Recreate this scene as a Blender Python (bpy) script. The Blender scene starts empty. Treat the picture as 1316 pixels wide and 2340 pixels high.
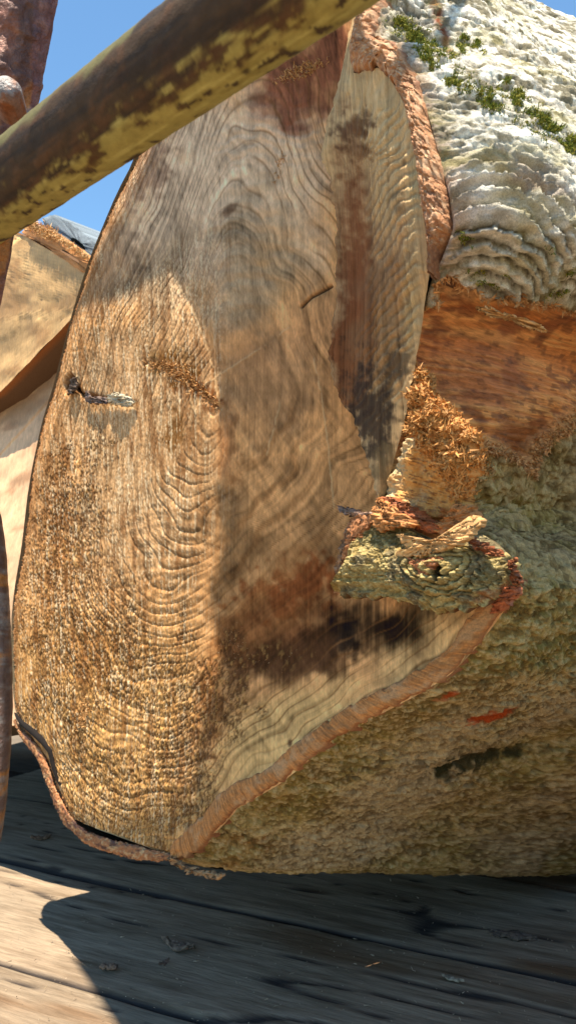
import bpy, math, random
import numpy as np
R = math.radians
random.seed(7)
rng = np.random.default_rng(11)
sc = bpy.context.scene
COL = sc.collection

# ------------------------------------------------------------------ camera
FPX = 1755.0                      # focal length in photo pixels (photo 1316 x 2340)
PITCH = math.atan(130 / FPX)
EYE = np.array([0.0, 0.0, 0.70])  # deck top is z = 0
cam_d = bpy.data.cameras.new('camera')
cam = bpy.data.objects.new('camera', cam_d); COL.objects.link(cam)
cam.location = EYE; cam.rotation_euler = (R(90) + PITCH, 0, 0)
cam_d.sensor_fit = 'VERTICAL'; cam_d.sensor_height = 36.0; cam_d.sensor_width = 36.0
cam_d.lens = 36.0 * FPX / 2340.0
cam_d.clip_start = 0.02; cam_d.clip_end = 3000
cam_d.dof.use_dof = True; cam_d.dof.focus_distance = 1.15; cam_d.dof.aperture_fstop = 9.0
sc.camera = cam

# ------------------------------------------------------------------ frame of the cut face
TH = R(42)
U = np.array([math.cos(TH), -math.sin(TH), 0.0])     # along the cut face, to the right and nearer
N = np.array([-math.sin(TH), -math.cos(TH), 0.0])    # out of the cut face
Z = np.array([0.0, 0.0, 1.0])
O = np.array([-0.1125, 1.25, 0.0])
AX = np.array([math.sin(R(52)), math.cos(R(52)), 0.0])   # the log's long axis, away to the right
SU, SW, SZ = 0.13, 0.225, 0.965
DZ = -0.085                        # height of the deck's top
SUN = SU * U + SW * N + SZ * Z; SUN = SUN / np.linalg.norm(SUN)

# ------------------------------------------------------------------ light
w = bpy.data.worlds.new('World'); sc.world = w; w.use_nodes = True
nt = w.node_tree
sky = nt.nodes.new('ShaderNodeTexSky'); sky.sky_type = 'NISHITA'; sky.sun_disc = False
sky.sun_elevation = math.asin(SUN[2]); sky.sun_rotation = math.atan2(SUN[0], SUN[1])
sky.air_density = 1.0; sky.dust_density = 0.0; sky.ozone_density = 1.2
tnt = nt.nodes.new('ShaderNodeVectorMath'); tnt.operation = 'MULTIPLY'; tnt.inputs[1].default_value = (0.81, 1.04, 1.08)
nt.links.new(sky.outputs[0], tnt.inputs[0]); nt.links.new(tnt.outputs[0], nt.nodes['Background'].inputs[0])
nt.nodes['Background'].inputs[1].default_value = 0.10
sd = bpy.data.lights.new('sun', 'SUN'); sd.energy = 4.6; sd.angle = R(0.5); sd.color = (1.0, 0.91, 0.76)
so = bpy.data.objects.new('sun', sd); COL.objects.link(so)
from mathutils import Vector
so.rotation_euler = Vector(SUN).to_track_quat('Z', 'Y').to_euler()
so.location = (0, 0, 6)
vs = sc.view_settings
vs.view_transform = 'Standard'; vs.look = 'None'; vs.gamma = 1.0; vs.use_curve_mapping = False
vs.exposure = 1.22

# ------------------------------------------------------------------ maths helpers
_f = np.array([0, math.cos(PITCH), math.sin(PITCH)]); _up = np.array([0, -math.sin(PITCH), math.cos(PITCH)])
def ray(px, py):
    px = np.asarray(px, float); py = np.asarray(py, float)
    cx = (px - 658) / FPX; cy = (1170 - py) / FPX
    return cx[..., None] * np.array([1.0, 0, 0]) + _f + cy[..., None] * _up
def on_face(px, py, wo=0.0):
    """point of the plane w = wo of the cut face that sits at this spot of the photograph"""
    d = ray(px, py); wo = np.asarray(wo, float)
    t = (wo - (EYE - O) @ N) / (d @ N)
    return EYE + t[..., None] * d
def on_z(px, py, z=DZ):
    d = ray(px, py); t = (z - EYE[2]) / d[..., 2]
    return EYE + t[..., None] * d
def at_depth(px, py, dep):
    d = ray(px, py); return EYE + np.asarray(dep, float)[..., None] * d
def proj(P):
    q = P - EYE; dep = q @ _f
    return 658 + FPX * q[..., 0] / dep, 1170 - FPX * (q @ _up) / dep
def uwz(P):
    q = P - O; return q @ U, q @ N, P[..., 2]
def sstep(a, b, x):
    t = np.clip((x - a) / (b - a), 0, 1); return t * t * (3 - 2 * t)

def _hash(ix, iy, iz, seed):
    h = (ix.astype(np.int64) * 374761393 + iy.astype(np.int64) * 668265263 + iz.astype(np.int64) * 2147483647 + seed * 974634777) & 0xffffffff
    h = ((h ^ (h >> 13)) * 1274126177) & 0xffffffff
    h = ((h ^ (h >> 16)) * 2246822519) & 0xffffffff
    return ((h ^ (h >> 15)) & 0xffff).astype(np.float32) / 32767.5 - 1.0
def noise2(x, y, seed=0):
    x = np.asarray(x, float); y = np.asarray(y, float); x, y = np.broadcast_arrays(x, y)
    ix = np.floor(x); iy = np.floor(y); fx = x - ix; fy = y - iy
    sx = fx * fx * (3 - 2 * fx); sy = fy * fy * (3 - 2 * fy); z0 = np.zeros(1)
    a = _hash(ix, iy, z0, seed); b = _hash(ix + 1, iy, z0, seed); c = _hash(ix, iy + 1, z0, seed); d = _hash(ix + 1, iy + 1, z0, seed)
    return (a * (1 - sx) + b * sx) * (1 - sy) + (c * (1 - sx) + d * sx) * sy
def fbm2(x, y, oct=4, seed=0, gain=0.5):
    s = 0; a = 1; t = 0
    for k in range(oct):
        s = s + a * noise2(x * 2.03 ** k + 13.7 * k, y * 2.03 ** k - 7.1 * k, seed + k); t += a; a *= gain
    return s / t * 1.5
def ridged(x, y, oct=4, seed=0):
    s = 0; a = 1; t = 0
    for k in range(oct):
        s = s + a * (1 - 2 * np.abs(noise2(x * 2.03 ** k + 3.3 * k, y * 2.03 ** k + 9.1 * k, seed + k))); t += a; a *= 0.55
    return s / t
def smooth_line(pts, n, closed=False):
    """Catmull-Rom through pts (any dimension), n samples by arc length"""
    P = np.array(pts, float)
    if closed: Q = np.vstack([P[-1], P, P[0], P[1]])
    else: Q = np.vstack([2 * P[0] - P[1], P, 2 * P[-1] - P[-2]])
    out = []
    for i in range(1, len(Q) - 2):
        p0, p1, p2, p3 = Q[i - 1], Q[i], Q[i + 1], Q[i + 2]
        for t in np.linspace(0, 1, 12, endpoint=False):
            c = 0.5 * (2 * p1 + (p2 - p0) * t + (2 * p0 - 5 * p1 + 4 * p2 - p3) * t * t + (3 * p1 - p0 - 3 * p2 + p3) * t ** 3)
            l = p1 + (p2 - p1) * t
            out.append(0.5 * c + 0.5 * l)
    out.append(Q[-2]); out = np.array(out)
    s = np.r_[0, np.cumsum(np.linalg.norm(np.diff(out[:, :min(3, out.shape[1])], axis=0), axis=1))]
    g = np.linspace(0, s[-1], n)
    return np.stack([np.interp(g, s, out[:, k]) for k in range(out.shape[1])], 1)
def inpoly(px, py, poly):
    inside = np.zeros(px.shape, bool); n = len(poly); j = n - 1
    for i in range(n):
        xi, yi = poly[i]; xj, yj = poly[j]
        if yi != yj:
            c = ((yi > py) != (yj > py)) & (px < (xj - xi) * (py - yi) / (yj - yi) + xi)
            inside ^= c
        j = i
    return inside
def polydist(px, py, poly, closed=True):
    d = np.full(px.shape, 1e9); n = len(poly)
    for i in range(n if closed else n - 1):
        x0, y0 = poly[i]; x1, y1 = poly[(i + 1) % n]
        dx, dy = x1 - x0, y1 - y0
        t = np.clip(((px - x0) * dx + (py - y0) * dy) / (dx * dx + dy * dy + 1e-9), 0, 1)
        d = np.minimum(d, np.hypot(px - x0 - t * dx, py - y0 - t * dy))
    return d
def mix(c, col, m):
    m = np.clip(m, 0, 1)[..., None]
    return c * (1 - m) + np.array(col, float) * m
def blob(px, py, cx, cy, rx, ry, ang=0.0, nz=0.0, soft=0.5):
    """soft ellipse mask; ang in degrees turns it, nz is added edge noise"""
    a = R(ang); dx = px - cx; dy = py - cy
    x = dx * math.cos(a) + dy * math.sin(a); y = -dx * math.sin(a) + dy * math.cos(a)
    return sstep(1 + soft, 1 - soft, np.hypot(x / rx, y / ry) + nz)

# ------------------------------------------------------------------ mesh helpers
def link(name, me, m=None, parent=None):
    o = bpy.data.objects.new(name, me); COL.objects.link(o)
    if m is not None: me.materials.append(m)
    if parent is not None: o.parent = parent
    return o
def raw_mesh(name, V, F, col=None, smooth=True):
    """V (n,3); F (m,3) or (m,4) int array"""
    me = bpy.data.meshes.new(name)
    V = np.ascontiguousarray(V, np.float32); F = np.ascontiguousarray(F, np.int32)
    me.vertices.add(len(V)); me.vertices.foreach_set('co', V.ravel())
    k = F.shape[1]
    me.loops.add(F.size); me.loops.foreach_set('vertex_index', F.ravel())
    me.polygons.add(len(F)); me.polygons.foreach_set('loop_start', np.arange(0, F.size, k, dtype=np.int32))
    me.polygons.foreach_set('loop_total', np.full(len(F), k, np.int32))
    me.polygons.foreach_set('use_smooth', np.full(len(F), smooth, bool))
    if col is not None:
        a = me.color_attributes.new('tint', 'FLOAT_COLOR', 'POINT')
        c = np.ones((len(V), 4), np.float32); c[:, :3] = col.reshape(-1, 3); a.data.foreach_set('color', c.ravel())
    me.update(calc_edges=True); me.validate()
    return me
def grid_faces(nr, nc, mask=None, wrap=False):
    i = np.arange(nr * nc).reshape(nr, nc)
    if wrap: i = np.hstack([i, i[:, :1]])
    F = np.stack([i[:-1, :-1], i[:-1, 1:], i[1:, 1:], i[1:, :-1]], -1)
    return F.reshape(-1, 4) if mask is None else F[mask]
def grid_obj(name, V, col, m, parent=None, mask=None, wrap=False, flip=False):
    nr, nc = V.shape[:2]; F = grid_faces(nr, nc, mask, wrap)
    if flip: F = F[:, ::-1]
    V2 = V.reshape(-1, 3); C2 = None if col is None else col.reshape(-1, 3)
    if mask is not None:
        used = np.unique(F); mp = np.zeros(nr * nc, np.int64); mp[used] = np.arange(len(used))
        F = mp[F]; V2 = V2[used]; C2 = None if C2 is None else C2[used]
    return link(name, raw_mesh(name, V2, F, C2), m, parent)
def gnorm(V):
    a = np.gradient(V, axis=0); b = np.gradient(V, axis=1)
    n = np.cross(b, a); return n / (np.linalg.norm(n, axis=-1, keepdims=True) + 1e-12)
def empty(name, loc):
    o = bpy.data.objects.new(name, None); COL.objects.link(o); o['base'] = 0
    del o['base']; o.empty_display_size = 0.05
    return o
def tag(o, label=None, cat=None, group=None, kind=None):
    if label: o['label'] = label
    if cat: o['category'] = cat
    if group: o['group'] = group
    if kind: o['kind'] = kind
    return o
def tube(path, rad, nseg=24, cap=True):
    """tube mesh data round a path (n,3); rad scalar or (n,)"""
    P = np.array(path, float); n = len(P); rad = np.broadcast_to(rad, (n,))
    T = np.gradient(P, axis=0); T /= np.linalg.norm(T, axis=1, keepdims=True)
    ref = np.array([0, 0, 1.0]); A = np.cross(T, ref); A /= np.linalg.norm(A, axis=1, keepdims=True); B = np.cross(A, T)
    th = np.linspace(0, 2 * math.pi, nseg, endpoint=False)
    V = P[:, None] + rad[:, None, None] * (np.cos(th)[None, :, None] * A[:, None] + np.sin(th)[None, :, None] * B[:, None])
    return V, th
def slab_obj(name, outline, back, m, parent=None, col=None, jitter=0.0):
    """closed prism: outline (n,3), pushed by vector back"""
    n = len(outline); V = np.vstack([outline, outline + back])
    me = bpy.data.meshes.new(name)
    faces = [list(range(n)), list(range(2 * n - 1, n - 1, -1))] + [[i, i + n, (i + 1) % n + n, (i + 1) % n] for i in range(n)]
    me.from_pydata([tuple(v) for v in V], [], faces); me.update()
    if col is not None:
        a = me.color_attributes.new('tint', 'FLOAT_COLOR', 'POINT')
        c = np.ones((2 * n, 4), np.float32); c[:, :3] = col; a.data.foreach_set('color', c.ravel())
    return link(name, me, m, parent)

# ------------------------------------------------------------------ materials
def material(name, rough=0.75, base=None, bump=((300, 0.0006),), stretch=None, var=0.25, vscale=120, spec=0.3, metallic=0.0, fleck=None, vor=None):
    """base None: colour from the mesh's own tint attribute; noise varies it and adds fine relief"""
    m = bpy.data.materials.new(name); m.use_nodes = True; t = m.node_tree; b = t.nodes['Principled BSDF']
    b.inputs['Roughness'].default_value = rough; b.inputs['Specular IOR Level'].default_value = spec
    b.inputs['Metallic'].default_value = metallic
    co = t.nodes.new('ShaderNodeTexCoord'); vec = co.outputs['Object']
    if stretch is not None:
        mp = t.nodes.new('ShaderNodeMapping'); mp.vector_type = 'TEXTURE'; mp.inputs['Rotation'].default_value = stretch[0]; mp.inputs['Scale'].default_value = [1.0 / q for q in stretch[1]]
        t.links.new(vec, mp.inputs[0]); vec = mp.outputs[0]
    if base is None:
        at = t.nodes.new('ShaderNodeAttribute'); at.attribute_name = 'tint'; colr = at.outputs['Color']
    else:
        rgb = t.nodes.new('ShaderNodeRGB'); rgb.outputs[0].default_value = (*base, 1); colr = rgb.outputs[0]
    nz = t.nodes.new('ShaderNodeTexNoise'); nz.inputs['Scale'].default_value = vscale; nz.inputs['Detail'].default_value = 5; nz.inputs['Roughness'].default_value = 0.7
    t.links.new(vec, nz.inputs['Vector'])
    mr = t.nodes.new('ShaderNodeMapRange'); mr.inputs['From Min'].default_value = 0.3; mr.inputs['From Max'].default_value = 0.7
    mr.inputs['To Min'].default_value = 1 - var; mr.inputs['To Max'].default_value = 1 + var
    t.links.new(nz.outputs['Fac'], mr.inputs['Value'])
    mu = t.nodes.new('ShaderNodeVectorMath'); mu.operation = 'SCALE'
    t.links.new(colr, mu.inputs[0]); t.links.new(mr.outputs[0], mu.inputs['Scale']); colr = mu.outputs[0]
    if fleck:
        fz = t.nodes.new('ShaderNodeTexNoise'); fz.inputs['Scale'].default_value = fleck[0]; fz.inputs['Detail'].default_value = 3
        t.links.new(vec, fz.inputs['Vector'])
        rp = t.nodes.new('ShaderNodeMapRange'); rp.inputs['From Min'].default_value = fleck[1]; rp.inputs['From Max'].default_value = fleck[1] + 0.05
        t.links.new(fz.outputs['Fac'], rp.inputs['Value'])
        mx = t.nodes.new('ShaderNodeMix'); mx.data_type = 'RGBA'
        t.links.new(rp.outputs[0], mx.inputs['Factor']); t.links.new(colr, mx.inputs['A']); mx.inputs['B'].default_value = (*fleck[2], 1)
        colr = mx.outputs['Result']
    t.links.new(colr, b.inputs['Base Color'])
    prev = None
    for s, h in bump:
        n2 = t.nodes.new('ShaderNodeTexNoise'); n2.inputs['Scale'].default_value = s; n2.inputs['Detail'].default_value = 4; n2.inputs['Roughness'].default_value = 0.65
        t.links.new(vec, n2.inputs['Vector'])
        bp = t.nodes.new('ShaderNodeBump'); bp.inputs['Distance'].default_value = h; bp.inputs['Strength'].default_value = 1.0
        t.links.new(n2.outputs['Fac'], bp.inputs['Height'])
        if prev: t.links.new(prev.outputs[0], bp.inputs['Normal'])
        prev = bp
    if vor:
        n2 = t.nodes.new('ShaderNodeTexVoronoi'); n2.inputs['Scale'].default_value = vor[0]
        t.links.new(vec, n2.inputs['Vector'])
        bp = t.nodes.new('ShaderNodeBump'); bp.inputs['Distance'].default_value = vor[1]
        t.links.new(n2.outputs['Distance'], bp.inputs['Height'])
        if prev: t.links.new(prev.outputs[0], bp.inputs['Normal'])
        prev = bp
    if prev: t.links.new(prev.outputs[0], b.inputs['Normal'])
    return m
ROTU = (0, 0, -TH)        # turns object coordinates into the face's own u / w / z
M_face = material('sawn_wood', 0.75, None, ((1, 0.0007), (2.7, 0.0004)), (ROTU, (420, 420, 110)), 0.2, 1.0, 0.04)
M_facet = material('sawn_facet', 0.75, None, ((1, 0.0010), (3.1, 0.0004)), (ROTU, (380, 380, 45)), 0.2, 1.0, 0.04)
M_inner = material('inner_bark', 0.7, None, ((260, 0.0016), (700, 0.0006)), None, 0.28, 330, 0.3)
M_bark = material('lichen_bark', 0.85, None, ((220, 0.0018), (520, 0.0012), (1200, 0.0007)), None, 0.35, 520, 0.02)
M_flap = material('knot_bark', 0.85, None, ((160, 0.0018), (480, 0.0009)), None, 0.30, 300, 0.02)
AXR = (0, 0, math.pi / 2 - R(52))
M_bare = material('peeled_wood', 0.5, None, ((1, 0.0012), (3, 0.0004)), (AXR, (24, 300, 300)), 0.40, 1.0, 0.2)
M_fibre = material('torn_wood', 0.65, None, ((400, 0.0005),), None, 0.2, 200, 0.3)
M_moss = material('moss', 0.85, None, ((500, 0.0004),), None, 0.3, 300, 0.15)

# ================================================================== GROUND AND DECK
def ground():
    V = np.array([[-900, -900, -1.35], [900, -900, -1.35], [900, 900, -1.35], [-900, 900, -1.35]], float)
    m = material('dirt_ground', 0.95, (0.20, 0.15, 0.10), ((0.9, 0.08), (9, 0.03)), None, 0.35, 0.6)
    o = link('ground', raw_mesh('ground', V, np.array([[0, 1, 2, 3]])), m); tag(o, kind='structure')
ground()

DD = np.array([math.cos(R(25)), -math.sin(R(25)), 0.0]); DP = np.array([math.sin(R(25)), math.cos(R(25)), 0.0])
M_deck = material('weathered_plank', 0.8, None, ((1, 0.0022), (3.5, 0.001)), ((0, 0, -R(25)), (14, 150, 150)), 0.3, 1.0, 0.03)
deck = tag(empty('deck', (0, 0, 0)), kind='structure')
def deck_planks():
    q0 = on_z(np.array(1120.), np.array(2205.)) @ DP     # the seam seen at lower right
    widths = [0.42, 0.40, 0.44, 0.41, 0.43, 0.40, 0.42, 0.42]
    lo = q0 - 0.42 - 0.40; k = 0; edge = lo
    for k, wd in enumerate(widths):
        near = edge < 2.2
        nl, nw = (300, 44) if near else (60, 6)
        l = np.linspace(-2.6, 4.4, nl) if not near else np.linspace(-2.2, 1.6, nl)
        c = np.linspace(0.0, 1.0, nw)
        Lg, Cg = np.meshgrid(l, c, indexing='ij')
        wob = 0.004 * noise2(Lg * 3, k * 9.0 + 0 * Lg, 5)
        q = edge + 0.004 + wob * (1 - Cg) + Cg * (wd - 0.008)
        lv = 0.0012 * ((k * 7) % 5 - 2) + DZ
        z = lv + 0.0016 * fbm2(Lg * 7, q * 60, 4, 20 + k) + 0.0012 * ridged(Lg * 5, q * 45, 3, 60 + k) + 0.004 * fbm2(Lg * 2.5, q * 6, 2, 90 + k)
        crack = sstep(0.90, 0.99, ridged(Lg * 1.1 + 4 * k, q * 16 + 0.6 * noise2(Lg * 2, q * 3, k), 1, 33 + k))
        z -= crack * 0.004
        ed = np.minimum(Cg, 1 - Cg) * wd
        z -= 0.006 * np.exp(-(ed / 0.006) ** 1.3)
        P = Lg[..., None] * DD + q[..., None] * DP; P[..., 2] = z
        g = fbm2(Lg * 5, q * 70, 4, 40 + k); g2 = fbm2(Lg * 3, q * 5, 3, 70 + k)
        col = np.zeros(P.shape) + np.array([0.29, 0.215, 0.145]) * (1 + 0.05 * ((k * 3) % 4 - 1.5))
        col = mix(col, (0.12, 0.075, 0.043), 0.15 + 0.7 * g); col = mix(col, (0.27, 0.21, 0.145), 0.6 * g2 + 0.1)
        col = mix(col, (0.17, 0.10, 0.055), sstep(0.35, 0.8, fbm2(Lg * 1.6, q * 9, 3, 81 + k)))
        col = mix(col, (0.05, 0.04, 0.035), crack + np.exp(-(ed / 0.006) ** 2))
        # sides drop down
        side0 = P[:, :1].copy(); side0[..., 2] = DZ - 0.05; side1 = P[:, -1:].copy(); side1[..., 2] = DZ - 0.05
        P = np.concatenate([side0, P, side1], 1); col = np.concatenate([col[:, :1], col, col[:, -1:]], 1)
        o = grid_obj('plank', P, col, M_deck, deck, flip=False)
        edge += wd
    # cross bearer under the planks, closes the gaps between them
    c0 = DD * -2.6 + DP * (lo - 0.02); c1 = DD * 4.4 + DP * (lo - 0.02); c2 = DD * 4.4 + DP * (edge + 0.02); c3 = DD * -2.6 + DP * (edge + 0.02)
    out = np.array([c0, c1, c2, c3]); out[:, 2] = DZ - 0.05
    slab_obj('bearer', out[::-1], np.array([0, 0, -0.12]), M_deck, deck, col=np.array([0.07, 0.055, 0.045]))
deck_planks()

# ================================================================== THE BIG LOG
log = empty('sawn_log', (0, 0, 0))
tag(log, 'huge freshly sawn log with a pale scarred cut face, orange rim and lichen covered bark', 'log')

# rim of the cut end: photo spot + how far it stands out of the face plane
RIM_R = [(560, -330, -.03), (700, -345, -.03), (800, -315, -.01), (862, -255, .02), (880, -120, .06), (866, 0, .08), (858, 92, .10), (908, 104, .115), (945, 160, .125), (970, 230, .13),
         (990, 300, .13), (1010, 380, .13), (1024, 440, .13), (1034, 520, .13), (1006, 600, .12), (984, 650, .11), (966, 730, .10),
         (950, 820, .09), (934, 910, .08), (916, 1000, .07), (888, 1090, .062), (872, 1132, .06), (930, 1180, .045), (1010, 1215, .03),
         (1090, 1235, .02), (1150, 1280, .01), (1185, 1345, 0)]
RIM_B = [(1185, 1345, 0), (1135, 1418, 0), (1085, 1482, 0), (1030, 1540, 0), (950, 1590, 0), (850, 1642, 0), (760, 1692, 0), (700, 1742, 0),
         (645, 1788, 0), (600, 1815, 0), (545, 1848, 0), (500, 1895, 0), (450, 1955, 0), (400, 1962, 0)]
RIM_L = [(400, 1962, 0), (280, 1940, 0), (205, 1912, 0), (162, 1870, 0), (128, 1800, 0), (106, 1742, 0), (75, 1700, 0), (46, 1660, 0), (32, 1600, 0),
         (26, 1480, 0), (28, 1400, 0), (36, 1330, 0), (50, 1250, 0), (64, 1130, 0), (76, 1060, 0), (98, 960, 0), (123, 880, 0), (146, 790, 0),
         (170, 700, 0), (202, 600, 0), (234, 520, 0), (268, 440, 0), (300, 378, 0), (338, 280, 0), (376, 180, 0), (420, 40, 0), (468, -120, 0), (510, -250, -.02), (560, -330, -.03)]
def lift(L):
    A = np.array(L, float); P = on_face(A[:, 0], A[:, 1], A[:, 2]); return P
rimR = smooth_line(lift(RIM_R), 760); rimB = smooth_line(lift(RIM_B), 480); rimL = smooth_line(lift(RIM_L), 420)

# ---- main cut face: rows of constant height between a left and a right edge
PITH = on_face(np.array(500.), np.array(915.))
def edges_uz(L):
    P = lift(L); u, _, z = uwz(smooth_line(P, 900)); return u, z
# right edge of the flat face (under the facet and the knot it simply runs on behind them)
FR = [(400, 1962, 0), (450, 1935, 0), (500, 1895, 0), (545, 1848, 0), (600, 1815, 0), (645, 1788, 0), (700, 1742, 0), (760, 1692, 0), (850, 1642, 0),
      (950, 1590, 0), (1030, 1540, 0), (1085, 1482, 0), (1135, 1418, 0), (1180, 1345, 0), (1150, 1270, 0), (1050, 1190, 0), (960, 1120, 0), (930, 1000, 0),
      (920, 800, 0), (910, 500, 0), (880, 200, 0), (850, 0, 0), (840, -200, 0), (560, -330, 0)]
uL, zL = edges_uz(RIM_L); uR, zR = edges_uz(FR)
def env(u, z, zz, lo):
    o = np.argsort(z); return np.interp(zz, z[o], u[o])
ring_th = None
def ring_field(u, z):
    """0 at the pith, 1 at the rim: growth rings are scaled copies of the outline"""
    global ring_th
    pu, _, pz = uwz(PITH)
    if ring_th is None:
        A = np.vstack([rimB, rimL]); a, _, b = uwz(A)
        th = np.arctan2(b - pz, a - pu); r = np.hypot(a - pu, b - pz)
        g = np.linspace(-math.pi, math.pi, 361); o = np.argsort(th)
        rr = np.interp(g, th[o], r[o], period=2 * math.pi)
        m = (g > -0.35) & (g < 1.35); rr[m] = np.interp(g[m], [-0.35, 0.3, 1.0, 1.35], [0.72, 0.60, 0.66, 0.95])
        k = np.ones(13) / 13; rr = np.convolve(np.r_[rr[-13:], rr, rr[:13]], k, 'same')[13:-13]
        ring_th = (g, rr)
    th = np.arctan2(z - pz, u - pu); return np.hypot(u - pu, z - pz) / np.interp(th, *ring_th)

def cut_face():
    zmin, zmax = max(zL.min(), zR.min()) + 1e-4, min(zL.max(), zR.max())
    nr, nc = 800, 640
    zz = np.linspace(zmin, zmax, nr)
    a = env(uL, zL, zz, 1); b = env(uR, zR, zz, 0); b = np.maximum(b, a + 0.002)
    t = np.linspace(0, 1, nc); t = t * (1.45 - 0.45 * t)      # denser to the right, which is nearer
    u = a[:, None] + (b - a)[:, None] * t[None, :]
    z = np.repeat(zz[:, None], nc, 1)
    P0 = O + u[..., None] * U + z[..., None] * Z
    px, py = proj(P0)
    rho = ring_field(u, z)
    n1 = fbm2(px / 60, py / 60, 4, 1); n2 = fbm2(px / 18, py / 18, 4, 2); n3 = fbm2(u * 500, z * 500, 2, 3)
    # ---------------- saw and fibre streaks: direction changes over the face
    lean = np.interp(px + 0.15 * py, [0, 350, 700, 1200], [0.42, 0.22, -0.02, -0.05])
    sx = u + lean * (z - 0.9) * 0.55
    st = fbm2(sx * 260, z * 9, 3, 4); st2 = fbm2(sx * 120 + 5, z * 5, 3, 5); st3 = fbm2(sx * 520, z * 22, 2, 55)
    diag = fbm2((u * 0.75 + z * 0.65) * 150, (u * 0.65 - z * 0.75) * 7, 3, 6)      # crossing kerfs
    arcs = fbm2(np.hypot(u - 1.6, z - 1.9) * 160, (u + z) * 3, 3, 66)
    rp = rho + 0.020 * fbm2(px / 95, py / 95, 2, 1) + 0.0012 * n2
    ph = rp * 34; ring = np.abs(((ph + 0.6 * noise2(ph * 0.4, 0 * ph, 9)) % 1) - 0.5) * 2; ring = sstep(0.72, 1.0, ring)
    ph2 = rp * 92; ringf = 0.5 + 0.5 * np.sin(2 * math.pi * ph2)
    # ---------------- where it is rough (lower left, left edge) and where the saw left it smooth
    rough = sstep(560, 430, px + 0.05 * (py - 900) + 20 * n1) * sstep(590, 760, py + 0.55 * px - 120 + 30 * n2)
    rough = np.maximum(rough, sstep(70, 15, polydist(px, py, [(q[0], q[1]) for q in RIM_L], False) - 25 * n2))
    smooth_p = blob(px, py, 262, 985, 22, 80, -8, 0.3 * n2) + blob(px, py, 440, 440, 130, 170, 15, 0.3 * n1)
    fuzz = np.clip(blob(px, py, 150, 1250, 75, 230, 8, 0.6 * n2) + blob(px, py, 330, 1560, 240, 110, 0, 0.7 * n1) + blob(px, py, 190, 1480, 130, 200, 0, 0.7 * n1)
                   + blob(px, py, 440, 1700, 90, 190, 8, 0.5 * n1) + blob(px, py, 280, 1800, 170, 120, 10, 0.5 * n1) + 0.8 * blob(px, py, 210, 1640, 30, 90, 20, .3 * n2), 0, 1)
    # ---------------- relief
    h = 0.0045 * fbm2(u * 5, z * 4, 2, 7) + 0.0006 * n1
    crisp = 0.25 + 0.75 * rough
    tone = fbm2(rp * 85, 2 * np.arctan2(py - 915, px - 500), 3, 71); tone2 = fbm2(rp * 26, 1.5 * np.arctan2(py - 915, px - 500), 3, 72)
    h += crisp * (0.0007 * st + 0.0006 * st2 + 0.0004 * st3) + 0.00035 * diag * (1 - rough) + 0.0006 * tone * (.08 + .92 * rough)
    rvis = sstep(-.3, .5, fbm2(px / 70, py / 90, 3, 77))
    h += (0.0001 + 0.0011 * rough * rvis) * (ringf - 0.5) * sstep(0.3, 0.8, rho) - ring * (0.0003 + 0.0013 * rough)
    bitty = np.clip(fbm2(sx * 420, z * 260, 3, 8), -0.4, 1); clump = np.clip(fbm2(sx * 150, z * 120, 3, 88), -0.3, 1)
    h += rough * 0.0007 * bitty + fuzz * (0.0013 * clump + 0.0010 * bitty)
    # ridges the saw left in the middle: a wedge whose right flank drops away
    ed = polydist(px, py, [(390, 620), (440, 700), (480, 800), (500, 900), (508, 1100), (505, 1300), (500, 1500), (470, 1700), (435, 1870)], False)
    side = np.interp(py, [620, 700, 800, 900, 1100, 1300, 1500, 1700, 1870], [390, 440, 480, 500, 508, 505, 500, 470, 435])
    h += 0.004 * sstep(110, -80, px - side) * sstep(600, 760, py) - 0.002 * np.exp(-(ed / 6) ** 2)
    # crack with a bright flake, upper left
    ck = polydist(px, py, [(155, 885), (168, 880), (185, 900), (205, 908), (245, 912), (275, 918), (300, 922)], False)
    ckm = np.exp(-(ck / (5 + 3 * n2)) ** 2); h -= 0.010 * ckm
    h -= 0.012 * blob(px, py, 160, 876, 9, 22, 15, .2 * n2)
    # gouges
    gg = np.exp(-(polydist(px, py, [(345, 830), (390, 845), (425, 870), (460, 895), (495, 930)], False) / (9 + 6 * n2)) ** 2)
    h += -0.006 * gg + 0.009 * gg * np.clip(fbm2(u * 260, z * 260, 2, 99), 0, 1)
    ck2 = np.exp(-(polydist(px, py, [(690, 702), (712, 680), (735, 668), (758, 655)], False) / 3) ** 2); h -= 0.006 * ck2
    arcl = np.minimum.reduce([polydist(px + 3 * n2, py, L_, False) for L_ in ([(402, 640), (440, 705), (472, 780), (492, 860), (500, 930)], [(396, 655), (402, 760), (425, 850), (448, 940), (455, 965)], [(470, 880), (560, 820), (660, 750)], [(715, 800), (735, 900), (750, 1020), (762, 1160)], [(640, 920), (610, 1040)])])
    arc1 = np.exp(-(arcl / 1.8) ** 2) * sstep(-.5, .2, n2 + .3); h += 0.0012 * arc1
    # ripples across the middle (arched saw chatter)
    rip = np.sin((np.hypot(px - 575, (py - 900) * 0.85) + 10 * n1) / 5.2) * blob(px, py, 590, 560, 110, 170, 0, .3 * n1)
    h += 0.0008 * rip
    hr = np.sin((py + 8 * np.sin(px / 40) + 22 * n1) / 4.2); h += 0.0007 * hr * blob(px, py, 620, 300, 130, 90, 0, .2 * n1)
    hr2 = np.sin((py - 0.0007 * (px - 330) ** 2 + 14 * n1) / 3.4); h += 0.0008 * (0.5 + 0.5 * n2) * hr2 * blob(px, py, 320, 1740, 170, 130, 0, .3 * n1)
    h += 0.0004 * np.sin((py - .0016 * (px - 400) ** 2 + 10 * n1) / 4.4) * blob(px, py, 400, 1380, 130, 250, 0, .3 * n1)
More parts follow.
